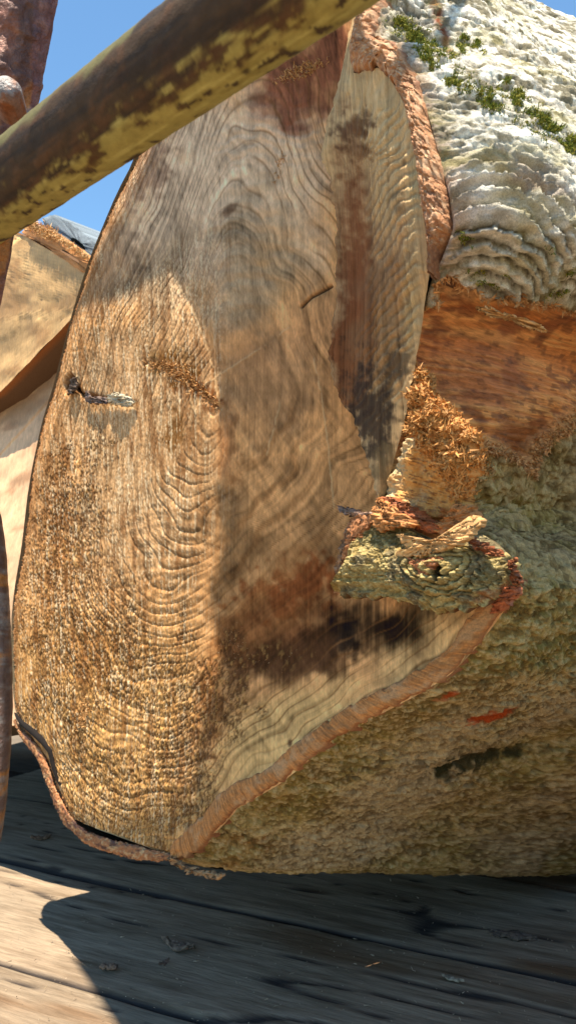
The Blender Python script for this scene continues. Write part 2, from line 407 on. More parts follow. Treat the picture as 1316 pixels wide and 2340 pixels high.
    # soft roll-off of the edge
    dl = polydist(px, py, [(q[0], q[1]) for q in RIM_L], False); h -= 0.010 * np.exp(-(dl / 9) ** 1.5)
    P = P0 + h[..., None] * N
    # ragged rim
    jag = 0.004 * fbm2(z * 120, z * 0, 3, 12); P -= (jag * np.exp(-(t * 30) ** 2)[None, :])[..., None] * U
    # ---------------- colour of the wood itself
    c = np.zeros(P.shape) + np.array([0.58, 0.33, 0.155])
    c = mix(c, (0.66, 0.50, 0.36), 0.85 * blob(px, py, 480, 450, 240, 260, 10, .4 * n1))
    c = mix(c, (0.54, 0.365, 0.21), 0.8 * blob(px, py, 330, 1000, 170, 330, 5, .4 * n1))
    c = mix(c, (0.55, 0.33, 0.13), 0.8 * sstep(1250, 1650, py) * rough)
    c = mix(c, (0.62, 0.42, 0.20), 0.9 * blob(px, py, 640, 1690, 210, 90, -35, .3 * n1))
    c = mix(c, (0.50, 0.35, 0.18), 0.75 * blob(px, py, 960, 1490, 130, 90, -35, .3 * n1))
    c = mix(c, (0.33, 0.19, 0.09), 0.8 * blob(px, py, 640, 1330, 180, 190, 0, .6 * n1))
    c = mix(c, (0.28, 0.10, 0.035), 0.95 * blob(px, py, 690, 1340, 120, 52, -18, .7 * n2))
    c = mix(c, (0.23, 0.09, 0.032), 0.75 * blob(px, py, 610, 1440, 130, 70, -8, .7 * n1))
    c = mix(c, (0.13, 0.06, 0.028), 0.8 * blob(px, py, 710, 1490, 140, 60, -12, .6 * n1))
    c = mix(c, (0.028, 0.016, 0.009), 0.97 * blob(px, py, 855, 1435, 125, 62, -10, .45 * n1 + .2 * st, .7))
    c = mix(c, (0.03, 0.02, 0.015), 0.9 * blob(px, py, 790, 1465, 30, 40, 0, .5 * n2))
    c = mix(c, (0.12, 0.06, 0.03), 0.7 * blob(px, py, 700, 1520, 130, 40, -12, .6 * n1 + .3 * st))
    c = mix(c, (0.30, 0.14, 0.06), 0.7 * blob(px, py, 520, 1010, 26, 100, -6, .6 * n2))
    c = mix(c, (0.36, 0.22, 0.12), 0.7 * blob(px, py, 620, 880, 110, 120, 0, .6 * n1))
    c = mix(c, (0.24, 0.085, 0.025), 0.9 * blob(px, py, 430, 870, 62, 36, 35, .8 * n2))
    c = mix(c, (0.30, 0.16, 0.04), 0.6 * blob(px, py, 385, 835, 60, 40, 10, .7 * n2))
    c = mix(c, (0.26, 0.12, 0.03), 0.8 * blob(px, py, 405, 985, 18, 45, 8, .6 * n2))
    c = mix(c, (0.30, 0.13, 0.04), 0.75 * blob(px, py, 135, 1230, 38, 170, 4, .9 * n2))
    c = mix(c, (0.36, 0.18, 0.06), 0.7 * blob(px, py, 200, 1500, 120, 90, 0, .9 * n2))
    c = mix(c, (0.30, 0.13, 0.045), 0.8 * blob(px, py, 480, 1600, 30, 130, 4, .7 * n2))
    c = mix(c, (0.12, 0.07, 0.04), 0.65 * blob(px, py, 420, 1740, 50, 90, 12, .9 * n2 + .4 * st))
    c = mix(c, (0.25, 0.10, 0.055), 0.95 * blob(px, py, 710, 170, 120, 80, -25, .7 * n1))
    c = mix(c, (0.30, 0.17, 0.11), 0.6 * blob(px, py, 330, 380, 45, 90, 25, .7 * n2))
    c = mix(c, (0.31, 0.20, 0.13), 0.5 * blob(px, py, 250, 620, 55, 120, 20, .7 * n2))
    c = mix(c, (0.33, 0.22, 0.11), 0.5 * blob(px, py, 600, 600, 90, 160, 0, .5 * n1))
    # rust coloured bands that follow the rings at lower right of centre
    bd = np.sin(rp * 60 + 1.5 * n1); c = mix(c, (0.30, 0.15, 0.06), 0.55 * sstep(0.2, 1, bd) * blob(px, py, 620, 1180, 150, 240, 10, .3 * n1))
    c = mix(c, (0.20, 0.10, 0.04), 0.65 * ring * sstep(0.15, 0.5, rho) * (0.35 + 0.65 * rvis))
    c = mix(c, (0.33, 0.21, 0.10), 0.35 * sstep(0.2, 0.9, ringf) * rough)
    c = c * (1 + 0.15 * st + (0.04 + 0.12 * rough) * st2 + 0.10 * diag * (1 - rough) + 0.26 * tone * sstep(.08, .3, rho) + 0.20 * tone2 * sstep(.08, .3, rho) + 0.16 * n2 + 0.16 * n1 + 0.10 * arcs * (1 - rough))[..., None]
    c = mix(c, (0.72, 0.60, 0.42), 0.75 * sstep(0.35, 0.8, st3 + 0.5 * bitty) * rough)          # pale broken fibre tips
    c = mix(c, (0.55, 0.34, 0.13), 0.5 * sstep(0.25, 0.7, clump) * fuzz)
    c = mix(c, (0.10, 0.05, 0.022), 0.75 * sstep(0.15, -0.35, bitty) * np.clip(fuzz + 0.4 * rough, 0, 1))
    c = mix(c, (0.22, 0.10, 0.035), 0.6 * sstep(0.1, 0.7, fbm2(sx * 70, z * 14, 4, 78)) * np.clip(rough, 0, 1))
    c = mix(c, (0.72, 0.56, 0.34), .4 * arc1)
    c = mix(c, (0.05, 0.03, 0.02), ckm + ck2 + blob(px, py, 160, 876, 9, 22, 15, .2 * n2))
    c = mix(c, (0.10, 0.05, 0.03), 0.7 * blob(px, py, 528, 478, 22, 9, -40, .4 * n2) + 0.8 * blob(px, py, 660, 1698, 5, 9, 0))
    c = mix(c, (0.40, 0.19, 0.075), 0.8 * np.exp(-(dl / 14) ** 2))
    c = (c / .42) ** 1.18 * .42 * np.array([1.0, .965, .915]); c = np.clip(c, 0.008, 0.85)
    grid_obj('cut_face', P, c, M_face, log, flip=True)
    return P, c, px, py, rough, fuzz
face_data = cut_face()

# ---- orange inner bark along the lower right rim, standing a little proud of the face
def inner_band():
    inner = [(395, 1925, 0), (430, 1890, 0), (470, 1855, 0), (500, 1812, 0), (545, 1782, 0), (600, 1760, 0), (645, 1722, 0), (700, 1680, 0), (770, 1628, 0), (850, 1585, 0),
             (950, 1532, 0), (1020, 1482, 0), (1055, 1432, 0), (1098, 1375, 0), (1120, 1330, 0)]
    outer = [(400, 1966, 0), (450, 1955, 0), (500, 1895, 0), (545, 1850, 0), (600, 1817, 0), (645, 1790, 0), (700, 1744, 0), (760, 1694, 0), (850, 1644, 0),
             (950, 1592, 0), (1030, 1542, 0), (1085, 1484, 0), (1135, 1420, 0), (1185, 1347, 0), (1190, 1320, 0)]
    n, m_ = 560, 26
    A = smooth_line(lift(inner), n); B = smooth_line(lift(outer), n)
    s = np.linspace(0, 1, n)[:, None]; t = np.linspace(0, 1, m_)[None, :]
    jA = 0.003 * fbm2(s * 60, s * 0, 3, 21); jB = 0.004 * fbm2(s * 70, s * 0, 3, 22)
    P = A[:, None] * (1 - t[..., None]) + B[:, None] * t[..., None]
    P += (jA * (1 - t) + jB * t)[..., None] * Z
    h = 0.004 + 0.004 * np.sin(math.pi * t) + 0.002 * fbm2(s * 50, t * 3, 3, 23) - 0.012 * np.exp(-(t / 0.05) ** 2) - 0.02 * np.exp(-((1 - t) / 0.06) ** 2)
    P = P + h[..., None] * N
    g = fbm2(s * 420, t * 1.5 + 2 * fbm2(s * 9, t, 2, 27), 3, 24)
    c = np.zeros(P.shape) + np.array([0.46, 0.185, 0.052]); c = c * (1 + 0.45 * g)[..., None]
    c = mix(c, (0.52, 0.30, 0.14), 0.6 * sstep(0, 0.6, fbm2(s * 30, t * 2, 3, 25))); c = mix(c, (0.24, 0.08, 0.035), 0.8 * np.exp(-((1 - t) / 0.12) ** 2) + 0.7 * np.exp(-(t / 0.06) ** 2))
    grid_obj('inner_bark', P, c, M_inner, log)
inner_band()

# ---- curled strip of inner bark along the lower left edge, with a solid near-black tube for the shade in its gap
def edge_strip():
    path = [(36, 1640, 0), (50, 1668, 0), (80, 1700, 0), (102, 1735, 0), (122, 1795, 0), (155, 1862, 0), (200, 1905, 0), (280, 1932, 0), (350, 1945, 0), (410, 1950, 0)]
    P = smooth_line(lift(path), 260); s = np.linspace(0, 1, 260)
    rad = 0.0045 + 0.0065 * sstep(0.0, 0.2, s) * sstep(1.0, 0.8, s)
    V, th = tube(P + N * 0.002 - Z * 0.006, rad, 28)
    uu = s[:, None]; tt = th[None, :]
    d = 0.0026 * fbm2(uu * 22, np.cos(tt) * 2 + 5, 3, 31) + 0.0018 * fbm2(uu * 190, np.sin(tt) * 6, 3, 32)
    V = V + (d)[..., None] * (V - (P + N * 0.002 - Z * 0.006)[:, None]) / rad[:, None, None]
    ctr = (P + N * 0.002 - Z * 0.006)[:, None]; off = V - ctr; V = ctr + off - .6 * (off @ N)[..., None] * N
    V = V + (.002 * fbm2(uu * 500, tt * 4, 2, 35))[..., None] * N
    c = np.zeros(V.shape) + np.array([0.42, 0.17, 0.065]); c = mix(c, (0.60, 0.36, 0.17), sstep(0, .7, fbm2(uu * 90, tt * 3, 3, 33)))
    c = mix(c, (0.13, 0.06, 0.04), sstep(0, .7, fbm2(uu * 30, tt * 2, 3, 34)))
    grid_obj('bark_strip', V, c, M_inner, log, wrap=True)
    gap = [(34, 1628), (48, 1648), (78, 1672), (100, 1692), (118, 1715), (124, 1745), (135, 1782), (148, 1805)]
    G = smooth_line(on_face(np.array([g[0] for g in gap], float), np.array([g[1] for g in gap], float), 0.003), 60)
    s = np.linspace(0, 1, 60); r = 0.0075 * np.sin(math.pi * s) ** 0.5 + 0.0005
    V, th = tube(G, r, 8)
    m = material('shade_black', 0.95, (0.012, 0.008, 0.006), ((300, .001),))
    grid_obj('gap_shade', V, None, m, log, wrap=True)
edge_strip()

# ---- bevelled facet that stands out of the face on the right
FL = [(822, -300, .0), (806, -100, 0.028), (800, 50, 0.038), (786, 120, 0.043), (770, 200, 0.048), (748, 270, 0.048), (730, 350, 0.048), (745, 390, 0.048), (757, 450, 0.048), (762, 520, 0.048),
      (762, 620, 0.048), (758, 720, 0.048), (750, 800, 0.048), (752, 850, 0.048), (770, 905, 0.053), (800, 950, 0.058), (822, 1000, 0.063), (842, 1050, 0.068), (856, 1110, 0.073), (872, 1150, 0.078)]
FRR = [(845, -285, .03), (838, -100, .06), (815, 60, .075), (803, 120, .085), (806, 165, .095), (860, 153, .115), (888, 178, .12), (928, 250, .13), (944, 330, .135), (960, 440, .135),
       (972, 520, .13), (985, 600, .125), (972, 680, .11), (962, 740, .105), (948, 820, .095), (934, 910, .085), (916, 1000, .075), (890, 1088, .066), (878, 1140, .062), (880, 1165, .06)]
def facet():
    n, m_ = 760, 200
    def byrow(L, yy):
        A = np.array(L, float); q = np.linspace(0, 1, len(A)); return A
    A = smooth_line(lift(FL), n); B = smooth_line(lift(FRR), n)
    # match rows by height rather than by arc length
    zz = np.linspace(max(A[0, 2], B[0, 2]) - 0.002, min(A[-1, 2], B[-1, 2]) + 0.002, n)
    def byz(C):
        o = np.argsort(C[:, 2]); return np.stack([np.interp(zz, C[o, 2], C[o, k]) for k in range(3)], 1)
    A, B = byz(A), byz(B); A[:, 2] = zz; B[:, 2] = zz
    s = np.linspace(0, 1, n)[:, None]; t = np.linspace(0, 1, m_)[None, :]
    P = A[:, None] * (1 - t[..., None]) + B[:, None] * t[..., None]
    u, wv, z = uwz(P); px, py = proj(P)
    n1 = fbm2(px / 50, py / 50, 4, 41); n2 = fbm2(px / 16, py / 16, 4, 42)
    st = fbm2(u * 300, z * 6, 3, 43); st2 = fbm2(u * 110, z * 3, 3, 44)
    # chatter: arched ridges that sweep down the middle of the facet
    rc = py - 1.0 * np.abs(px - 950) ** 1.05 * np.where(px < 950, 1, 0.15)
    chat = np.sin((rc + 16 * n1 + 4 * n2) / 5.0) ; cm = blob(px, py, 895, 570, 62, 300, 2, .25 * n1)
    cm = np.clip(cm + 0.5 * blob(px, py, 860, 860, 70, 130, 10, .3 * n1), 0, 1)
    h = 0.0045 * fbm2(u * 12, z * 5, 3, 45) + 0.0010 * st + 0.0012 * st2 + 0.0011 * (1 + n2) * chat * cm
    h += 0.008 * np.sin(t * math.pi) * 0.4
    groove = blob(px, py, 802, 610, 42, 280, -1, .4 * n2, .8); h -= 0.016 * blob(px, py, 804, 610, 44, 290, -1, 0, .9)
    fan = np.sin(np.arctan2(px - 800, 420 - py) * 60 + 3 * n1) * blob(px, py, 840, 270, 80, 120, 0, .3 * n1); h += 0.0012 * fan
    h += 0.005 * np.clip(n2, 0, 1) * blob(px, py, 945, 930, 22, 140, 8, .3 * n2)
    P = P + h[..., None] * N
    P -= (0.004 * fbm2(z * 90, z * 0, 4, 46) * np.exp(-(t * 14) ** 2))[..., None] * U
    c = np.zeros(P.shape) + np.array([0.56, 0.35, 0.165])
    c = mix(c, (0.62, 0.42, 0.21), 0.8 * blob(px, py, 850, 250, 90, 110, 0, .3 * n1))
    c = mix(c, (0.23, 0.078, 0.028), 0.97 * np.clip(groove + blob(px, py, 800, 820, 50, 100, 0, .5 * n1), 0, 1))
    c = mix(c, (0.25, 0.13, 0.06), 0.65 * blob(px, py, 860, 740, 60, 170, 8, .5 * n1))
    c = mix(c, (0.13, 0.065, 0.035), 0.75 * blob(px, py, 808, 290, 40, 28, -25, .8 * n2))
    c = mix(c, (0.18, 0.085, 0.04), 0.6 * blob(px, py, 815, 330, 30, 40, 0, .8 * n2))
    c = mix(c, (0.055, 0.035, 0.025), 0.92 * blob(px, py, 850, 960, 52, 120, -14, .55 * n2 + .3 * st))
    c = mix(c, (0.07, 0.045, 0.03), 0.8 * blob(px, py, 905, 830, 30, 60, 12, .6 * n2))
    c = mix(c, (0.10, 0.06, 0.03), 0.7 * blob(px, py, 922, 372, 6, 12, 15, .3 * n2) + 0.6 * blob(px, py, 915, 440, 30, 7, -35, .5 * n2) + .6 * blob(px, py, 912, 475, 12, 16, 0, .5 * n2))
    c = mix(c, (0.46, 0.34, 0.17), 0.6 * blob(px, py, 945, 560, 20, 230, 3, .3 * n1))
    c = mix(c, (0.34, 0.22, 0.10), 0.7 * blob(px, py, 900, 1080, 40, 50, 0, .5 * n2))
    c = mix(c, (0.17, 0.10, 0.05), 0.5 * sstep(0.2, 0.9, -chat) * cm)
    c = c * (1 + 0.22 * st + 0.18 * st2 + 0.08 * n2)[..., None]
    # returning side that closes the step down to the face
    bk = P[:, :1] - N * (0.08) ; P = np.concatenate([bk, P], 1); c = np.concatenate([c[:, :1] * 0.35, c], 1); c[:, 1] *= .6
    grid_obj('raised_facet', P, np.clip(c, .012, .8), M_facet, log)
facet()

# ---- rounded orange inner bark above the facet
def upper_band():
    inner = FRR[:12] + [(990, 640, .115)]
    outer = [(868, -265, .02), (886, -120, .058), (872, 0, .078), (860, 60, .09), (850, 90, .098), (912, 101, .11), (948, 158, .118), (973, 230, .122), (993, 300, .122), (1014, 380, .122), (1026, 440, .122), (1036, 520, .122), (1008, 606, .112), (1000, 650, .108)]
    n, m_ = 640, 34
    A = lift(inner); B = lift(outer); A = smooth_line(A, n); B = smooth_line(B, n)
    s = np.linspace(0, 1, n)[:, None]; t = np.linspace(0, 1, m_)[None, :]
    P = A[:, None] * (1 - t[..., None]) + B[:, None] * t[..., None]
    P += (0.004 * fbm2(s * 70, s * 0, 3, 50) * (1 - t) + 0.006 * fbm2(s * 60, s * 0, 3, 51) * t)[..., None] * Z
    h = 0.016 * np.sin(math.pi * np.clip(t, 0, 1)) ** 0.7 - 0.006 * np.exp(-(t / .06) ** 2) + 0.0035 * fbm2(s * 90, t * 8, 3, 52) + 0.0018 * fbm2(s * 260, t * 22, 2, 53)
    P = P + h[..., None] * N + (0.004 * np.sin(math.pi * t))[..., None] * Z
    c = np.zeros(P.shape) + np.array([0.50, 0.23, 0.10]); c = mix(c, (0.66, 0.42, 0.24), 0.8 * sstep(-.1, .6, fbm2(s * 200, t * 14, 3, 54)))
    c = mix(c, (0.26, 0.11, 0.05), 0.7 * sstep(.2, .8, fbm2(s * 60, t * 5, 3, 56)) + 0.7 * np.exp(-(t / .05) ** 2) + 0.5 * np.exp(-((1 - t) / .08) ** 2))
    c = mix(c, (0.16, 0.08, 0.05), sstep(.9, 1, s) * .7 + 0 * t)
    bk = P[:, -1:] + AX * 0.02 - N * 0.01
    P = np.concatenate([P, bk], 1); c = np.concatenate([c, c[:, -1:]], 1)
    grid_obj('inner_bark', P, c, M_inner, log)
upper_band()

# ---- bark: the rim carried along the log's axis
PEEL = [(1000, 700), (985, 660), (1025, 632), (1060, 655), (1120, 672), (1180, 668), (1230, 690), (1290, 712), (1330, 722), (1420, 760), (1420, 930), (1330, 948), (1290, 975), (1262, 1000), (1240, 1015), (1222, 1040), (1200, 1064), (1180, 1052),
        (1160, 1035), (1120, 1022), (1090, 1030), (1075, 1060), (1060, 1090), (1045, 1120), (1060, 1150), (1085, 1180), (1060, 1215), (960, 1215), (850, 1150), (872, 1080), (905, 1000), (930, 900), (950, 800), (965, 720)]
def bark():
    rim = np.vstack([rimR[:-1], rimB]); nv = len(rim)
    ts = [0.0]; d = 0.0019
    while ts[-1] < 3.6:
        ts.append(ts[-1] + d); d = 0.0019 if ts[-1] < 0.26 else d * 1.022
    ts = np.array(ts); nt_ = len(ts)
    V = rim[:, None] + ts[None, :, None] * AX
    u0, w0, z0 = uwz(rim)
    low = sstep(0.75, 0.15, z0)[:, None]; T = ts[None, :]
    V[..., 2] -= low * (0.06 * (1 - np.exp(-T / 0.10)) + 0.27 * (1 - np.exp(-(T / 0.9) ** 2)))
    SIDE = np.array([0.616, -0.788, 0.0])
    V += (low * 0.09 * (1 - np.exp(-T / 0.6)))[..., None] * SIDE
    hi = sstep(1.0, 1.25, z0)[:, None]
    s = np.r_[0, np.cumsum(np.linalg.norm(np.diff(rim, axis=0), axis=1))][:, None]
    px, py = proj(V)
    # upper bark shoulders out over the peeled patch
    sh = (sstep(0.97, 1.06, z0) * (1 - np.clip((z0 - 1.06) / 0.58, 0, 1)))[:, None]; V += (sh * 0.15 * (1 - np.exp(-T / 0.10)))[..., None] * SIDE
    V += (sstep(0, .4, s) * (1 - low) * 0.03 * fbm2(T * 4, s * 4, 2, 100) * sstep(0, .08, T))[..., None] * SIDE
    nrm = gnorm(V)
    if (nrm[nv // 2, 40] @ SIDE) < 0: nrm = -nrm
    px, py = proj(V)
    n1 = fbm2(T * 14, s * 16, 4, 101); n2 = fbm2(T * 60, s * 70, 4, 102); n3 = fbm2(T * 130, s * 130, 2, 103)
    upper = sstep(760, 640, py + 0 * n1)
    plates = ridged(T * 22 + 2 * n1, s * 55 + n1, 4, 104)
    fine = ridged(T * 90, s * 130, 2, 105)
    n4 = fbm2(T * 260, s * 260, 1, 108)
    n5 = fbm2(T * 55 + n1, s * 120 + n2, 2, 109)
    ck1 = sstep(.62, .93, ridged(T * 26 + 1.2 * n2, s * 60 + 1.2 * n1, 1, 131)); ck2 = sstep(.70, .95, ridged(T * 75 + n3, s * 150 + n3, 1, 132))
    h = 0.005 * n1 + 0.0016 * plates + 0.0018 * n2 + 0.0014 * n3 + 0.0024 * n5 + 0.0010 * n4 - 0.0045 * ck1 - 0.0028 * ck2
    h = h * (.62 - .05 * upper)
    h -= 0.005 * sstep(.25, .6, fbm2(T * 28, s * 60, 3, 106))
    h -= 0.004 * sstep(.80, .97, ridged(T * 7 + .8 * n2, s * 46 + 1.5 * n1, 2, 152)) * (1 - upper)
    # arched folds in the bark, right of the facet
    q = np.hypot((px - 1105) * 0.95, (py - 760) * 0.74) + 8 * n1
    ph_ = (q + 7 * n2 + 3 * n3) / 25.0 + .25 * noise2(q / 40, T * 8, 140); fr = ph_ - np.floor(ph_); fold = np.where(fr < .12, 1 - fr / .12, ((fr - .12) / .88) ** .6); fm = blob(px, py, 1160, 500, 150, 185, 18, .35 * n1)
    arch = np.exp(-(((px - 1150) - 0.45 * (py - 500)) / 95) ** 2)
    h = h * (1 - .5 * fm) + fm * (0.021 * fold + 0.012 * arch - 0.008) 
    # recess of the peeled patch
    inn = inpoly(px + 9 * n2, py + 9 * n1, PEEL); dist = polydist(px + 9 * n2, py + 9 * n1, PEEL)
    rec = np.where(inn, sstep(0, 16, dist), 0.0)
    grain = fbm2(T * 9, s * 240, 3, 110); grain2 = fbm2(T * 30, s * 90, 3, 111)
    hp = -0.016 + 0.0012 * grain + 0.0010 * grain2 + 0.003 * n1
    hlip = 0.006 * np.exp(-(dist / 14) ** 2) * (~inn) * (0.5 + n2)
    h = h * (1 - rec) + hp * rec + hlip
    lobe = blob(px, py, 1150, 1130, 85, 95, 25, .25 * n1, .6) * (1 - rec); h += .020 * lobe + .004 * lobe * np.abs(np.sin((px * .6 + py - 900 + 12 * n1) / 10))
    # eroded grooves on the lower side
    gr = np.exp(-(polydist(px, py, [(930, 1800), (1000, 1770), (1100, 1735), (1200, 1712), (1330, 1690)], False) / (16 + 10 * n1)) ** 2)
    h -= 0.010 * gr
    V2 = V + h[..., None] * nrm
    fade = np.exp(-(T / 0.004) ** 2)
    V2[:, 0] = V[:, 0] - 0.004 * nrm[:, 0]
    # ---------------- colour
    c = np.zeros(V2.shape) + np.array([0.38, 0.295, 0.13])
    c = mix(c, (0.50, 0.43, 0.25), 0.7 * sstep(-.05, .5, fbm2(T * 20, s * 24, 4, 120)))
    c = mix(c, (0.26, 0.23, 0.085), 0.7 * sstep(0, .6, fbm2(T * 9, s * 18, 4, 121)))
    c = mix(c, (0.17, 0.115, 0.06), 0.65 * sstep(.05, .65, fbm2(T * 40, s * 110, 4, 122)))
    c = mix(c, (0.84, 0.83, 0.78), upper * (0.97 - 0.3 * sstep(0.0, .5, fbm2(T * 45, s * 60, 4, 123))))
    c = mix(c, (0.46, 0.43, 0.28), upper * 0.35 * sstep(.1, .5, fbm2(T * 24, s * 26, 4, 124)))
    c = mix(c, (0.60, 0.60, 0.52), 0.6 * sstep(.25, .6, n3 + .5 * n2) * upper)
    c = mix(c, (0.16, 0.15, 0.10), 0.8 * sstep(.15, .5, -n3 - .5 * n4 - .3 * n2) * (0.7 - 0.2 * upper) * (1 - .7 * fm))
    c = mix(c, (0.20, 0.19, 0.13), 0.9 * np.exp(-((fr - .13) / .11) ** 2) * fm)
    c = mix(c, (0.09, 0.07, 0.045), (0.75 - .35 * upper) * np.clip(ck1 + .8 * ck2, 0, 1) * (1 - .6 * fm))
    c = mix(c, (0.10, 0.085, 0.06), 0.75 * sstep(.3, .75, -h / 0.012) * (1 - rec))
    c = mix(c, (0.16, 0.085, 0.04), 0.55 * blob(px, py, 1200, 420, 160, 26, 20, .9 * n2) + .5 * blob(px, py, 560, 1940, 120, 50, 5, .8 * n2))
    c = mix(c, (0.40, 0.32, 0.14), 0.3 * blob(px, py, 1150, 1130, 130, 80, 0, .7 * n2))
    c = mix(c, (0.035, 0.04, 0.02), 0.92 * blob(px, py, 1110, 1735, 100, 16, -12, 1.1 * n2) + .9 * blob(px, py, 1018, 1770, 18, 18, 0, .7 * n2) + .9 * blob(px, py, 1218, 1722, 9, 8) + .8 * blob(px, py, 918, 1697, 9, 8, 0, .5 * n2) + .6 * blob(px, py, 965, 1790, 40, 8, -8, .8 * n2))
    c = mix(c, (0.36, 0.075, 0.025), blob(px, py, 1118, 1635, 55, 9, -17, .8 * n2) + blob(px, py, 1030, 1583, 28, 6, -28, .8 * n2) + .8 * blob(px, py, 715, 1783, 10, 4, -30, .4 * n2))
    c = mix(c, (0.40, 0.17, 0.06), .8 * blob(px, py, 520, 1925, 60, 26, -10, 1.0 * n2) + .6 * blob(px, py, 640, 1828, 50, 14, -30, .8 * n2) + .75 * blob(px, py, 525, 1965, 30, 14, 0, .8 * n2))
    c = mix(c, (0.30, 0.15, 0.06), .55 * np.exp(-(T / 0.012) ** 2) + 0 * s)
    c = mix(c, (0.30, 0.20, 0.06), .5 * blob(px, py, 1230, 1490, 110, 12, -10, .9 * n2))
    c = mix(c, (0.23, 0.08, 0.04), blob(px, py, 1008, 50, 12, 75, -14, .35 * n2))                    # red groove near the top
    # peeled wood
    pc = np.zeros(V2.shape) + np.array([0.58, 0.21, 0.06])
    pc = mix(pc, (0.78, 0.38, 0.13), 0.8 * sstep(-.2, .6, grain)); pc = mix(pc, (0.22, 0.065, 0.025), 0.8 * sstep(.05, .6, -grain2))
    pc = mix(pc, (0.34, 0.12, 0.055), 0.5 * blob(px, py, 1120, 850, 130, 90, 0, .5 * n1))
    pc = mix(pc, (0.62, 0.33, 0.11), 0.9 * blob(px, py, 950, 1100, 90, 60, 0, .4 * n1))
    pc = mix(pc, (0.60, 0.34, 0.15), 0.8 * blob(px, py, 1140, 692, 170, 16, 10, .6 * n2))
    pc = mix(pc, (0.24, 0.07, 0.02), 0.8 * blob(px, py, 1195, 1010, 60, 40, 0, .5 * n1) + .8 * blob(px, py, 1000, 1190, 80, 22, 0, .6 * n1))
    dash = sstep(.35, .6, fbm2(T * 55, s * 330, 2, 130)); pc = mix(pc, (0.13, 0.05, 0.025), .6 * dash)
    lip = np.exp(-(dist / 10) ** 2)
    c = mix(c, (0.55, 0.27, 0.10), .8 * lip * (~inn) * sstep(-.2, .4, n2) * sstep(1300, 1200, py))
    pc = mix(pc, (0.62, 0.32, 0.12), .8 * lip)
    lw_ = 1 - upper
    wv_ = fbm2(T * 8 + n1, s * 34 + n1, 4, 150); big = fbm2(T * 4, s * 7, 3, 151); lc = sstep(.80, .97, ridged(T * 7 + .8 * n2, s * 46 + 1.5 * n1, 2, 152))
    c = mix(c, (0.52, 0.42, 0.24), .7 * lw_ * sstep(-.1, .5, wv_)); c = mix(c, (0.20, 0.145, 0.06), .7 * lw_ * sstep(.0, .5, -wv_)); c = mix(c, (0.44, 0.37, 0.26), .6 * lw_ * sstep(0, .5, big)); c = mix(c, (0.30, 0.25, 0.08), .5 * lw_ * sstep(0, .5, -big))
    c = mix(c, (0.60, 0.51, 0.33), .45 * lw_ * sstep(.18, .5, n4 * .5 + n3 * .6 + .4 * n5)); c = mix(c, (0.10, 0.065, 0.03), .55 * lw_ * sstep(.15, .5, -n3 * .6 - n5 * .7) + .7 * lw_ * lc)
    c = mix(c, (0.20, 0.18, 0.12), .9 * upper * sstep(.10, .34, fbm2(T * 50 + n1, s * 120 + n2, 3, 160)) * (1 - .5 * fm)); c = mix(c, (0.34, 0.31, 0.12), .35 * upper * sstep(.2, .5, fbm2(T * 20, s * 30, 4, 161)))
    c = mix(c, (0.035, 0.035, 0.018), .9 * blob(px, py, 1110, 1738, 95, 14, -12, 1.1 * n2) + .85 * blob(px, py, 1018, 1772, 18, 18, 0, .7 * n2)); c = mix(c, (0.40, 0.075, 0.022), blob(px, py, 1118, 1637, 50, 8, -17, .8 * n2) + .8 * blob(px, py, 1030, 1583, 26, 6, -28, .8 * n2))
    c = mix(c, (0.56, 0.46, 0.29), .65 * lobe * sstep(-.3, .3, n2 + .3 * n3))
    c = c * np.where(upper[..., None] > .5, np.array([1.06, 1.0, .92]), np.array([1.08, .91, .70]))
    c = np.where(inn[..., None], pc, c)
    c = np.clip(c, .012, .8)
    fin = inn[:-1, :-1] & inn[1:, 1:] & inn[1:, :-1] & inn[:-1, 1:]
    vis = np.ones_like(fin)
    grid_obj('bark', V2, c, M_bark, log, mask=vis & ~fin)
    grid_obj('peeled_wood', V2, c, M_bare, log, mask=fin)
    # hidden left side and back end, coarse
    L = rimL[::6]; tl = np.linspace(0, 3.6, 50)
    VL = L[:, None] + tl[None, :, None] * AX
    lw = sstep(0.6, 0.15, L[:, 2])[:, None]; VL[..., 2] -= lw * (0.06 * (1 - np.exp(-tl[None] / 0.10)) + 0.27 * (1 - np.exp(-(tl[None] / 0.9) ** 2)))
    sl = np.r_[0, np.cumsum(np.linalg.norm(np.diff(L, axis=0), axis=1))][:, None]
    VL = VL + (lw * np.exp(-sl / .5) * 0.09 * (1 - np.exp(-tl[None] / 0.6)))[..., None] * SIDE
    cl = np.zeros(VL.shape) + np.array([0.2, 0.16, 0.1]); grid_obj('bark', VL, cl, M_bark, log)
    endr = np.vstack([V2[:, -1], VL[:, -1]]); cen = endr.mean(0)
    Ve = np.stack([endr, np.repeat(cen[None], len(endr), 0)], 0)
    grid_obj('far_end', Ve, np.zeros(Ve.shape) + np.array([0.4, 0.27, 0.16]), M_face, log, wrap=True)
    return V2, nrm, px, py, c
bark_data = bark()

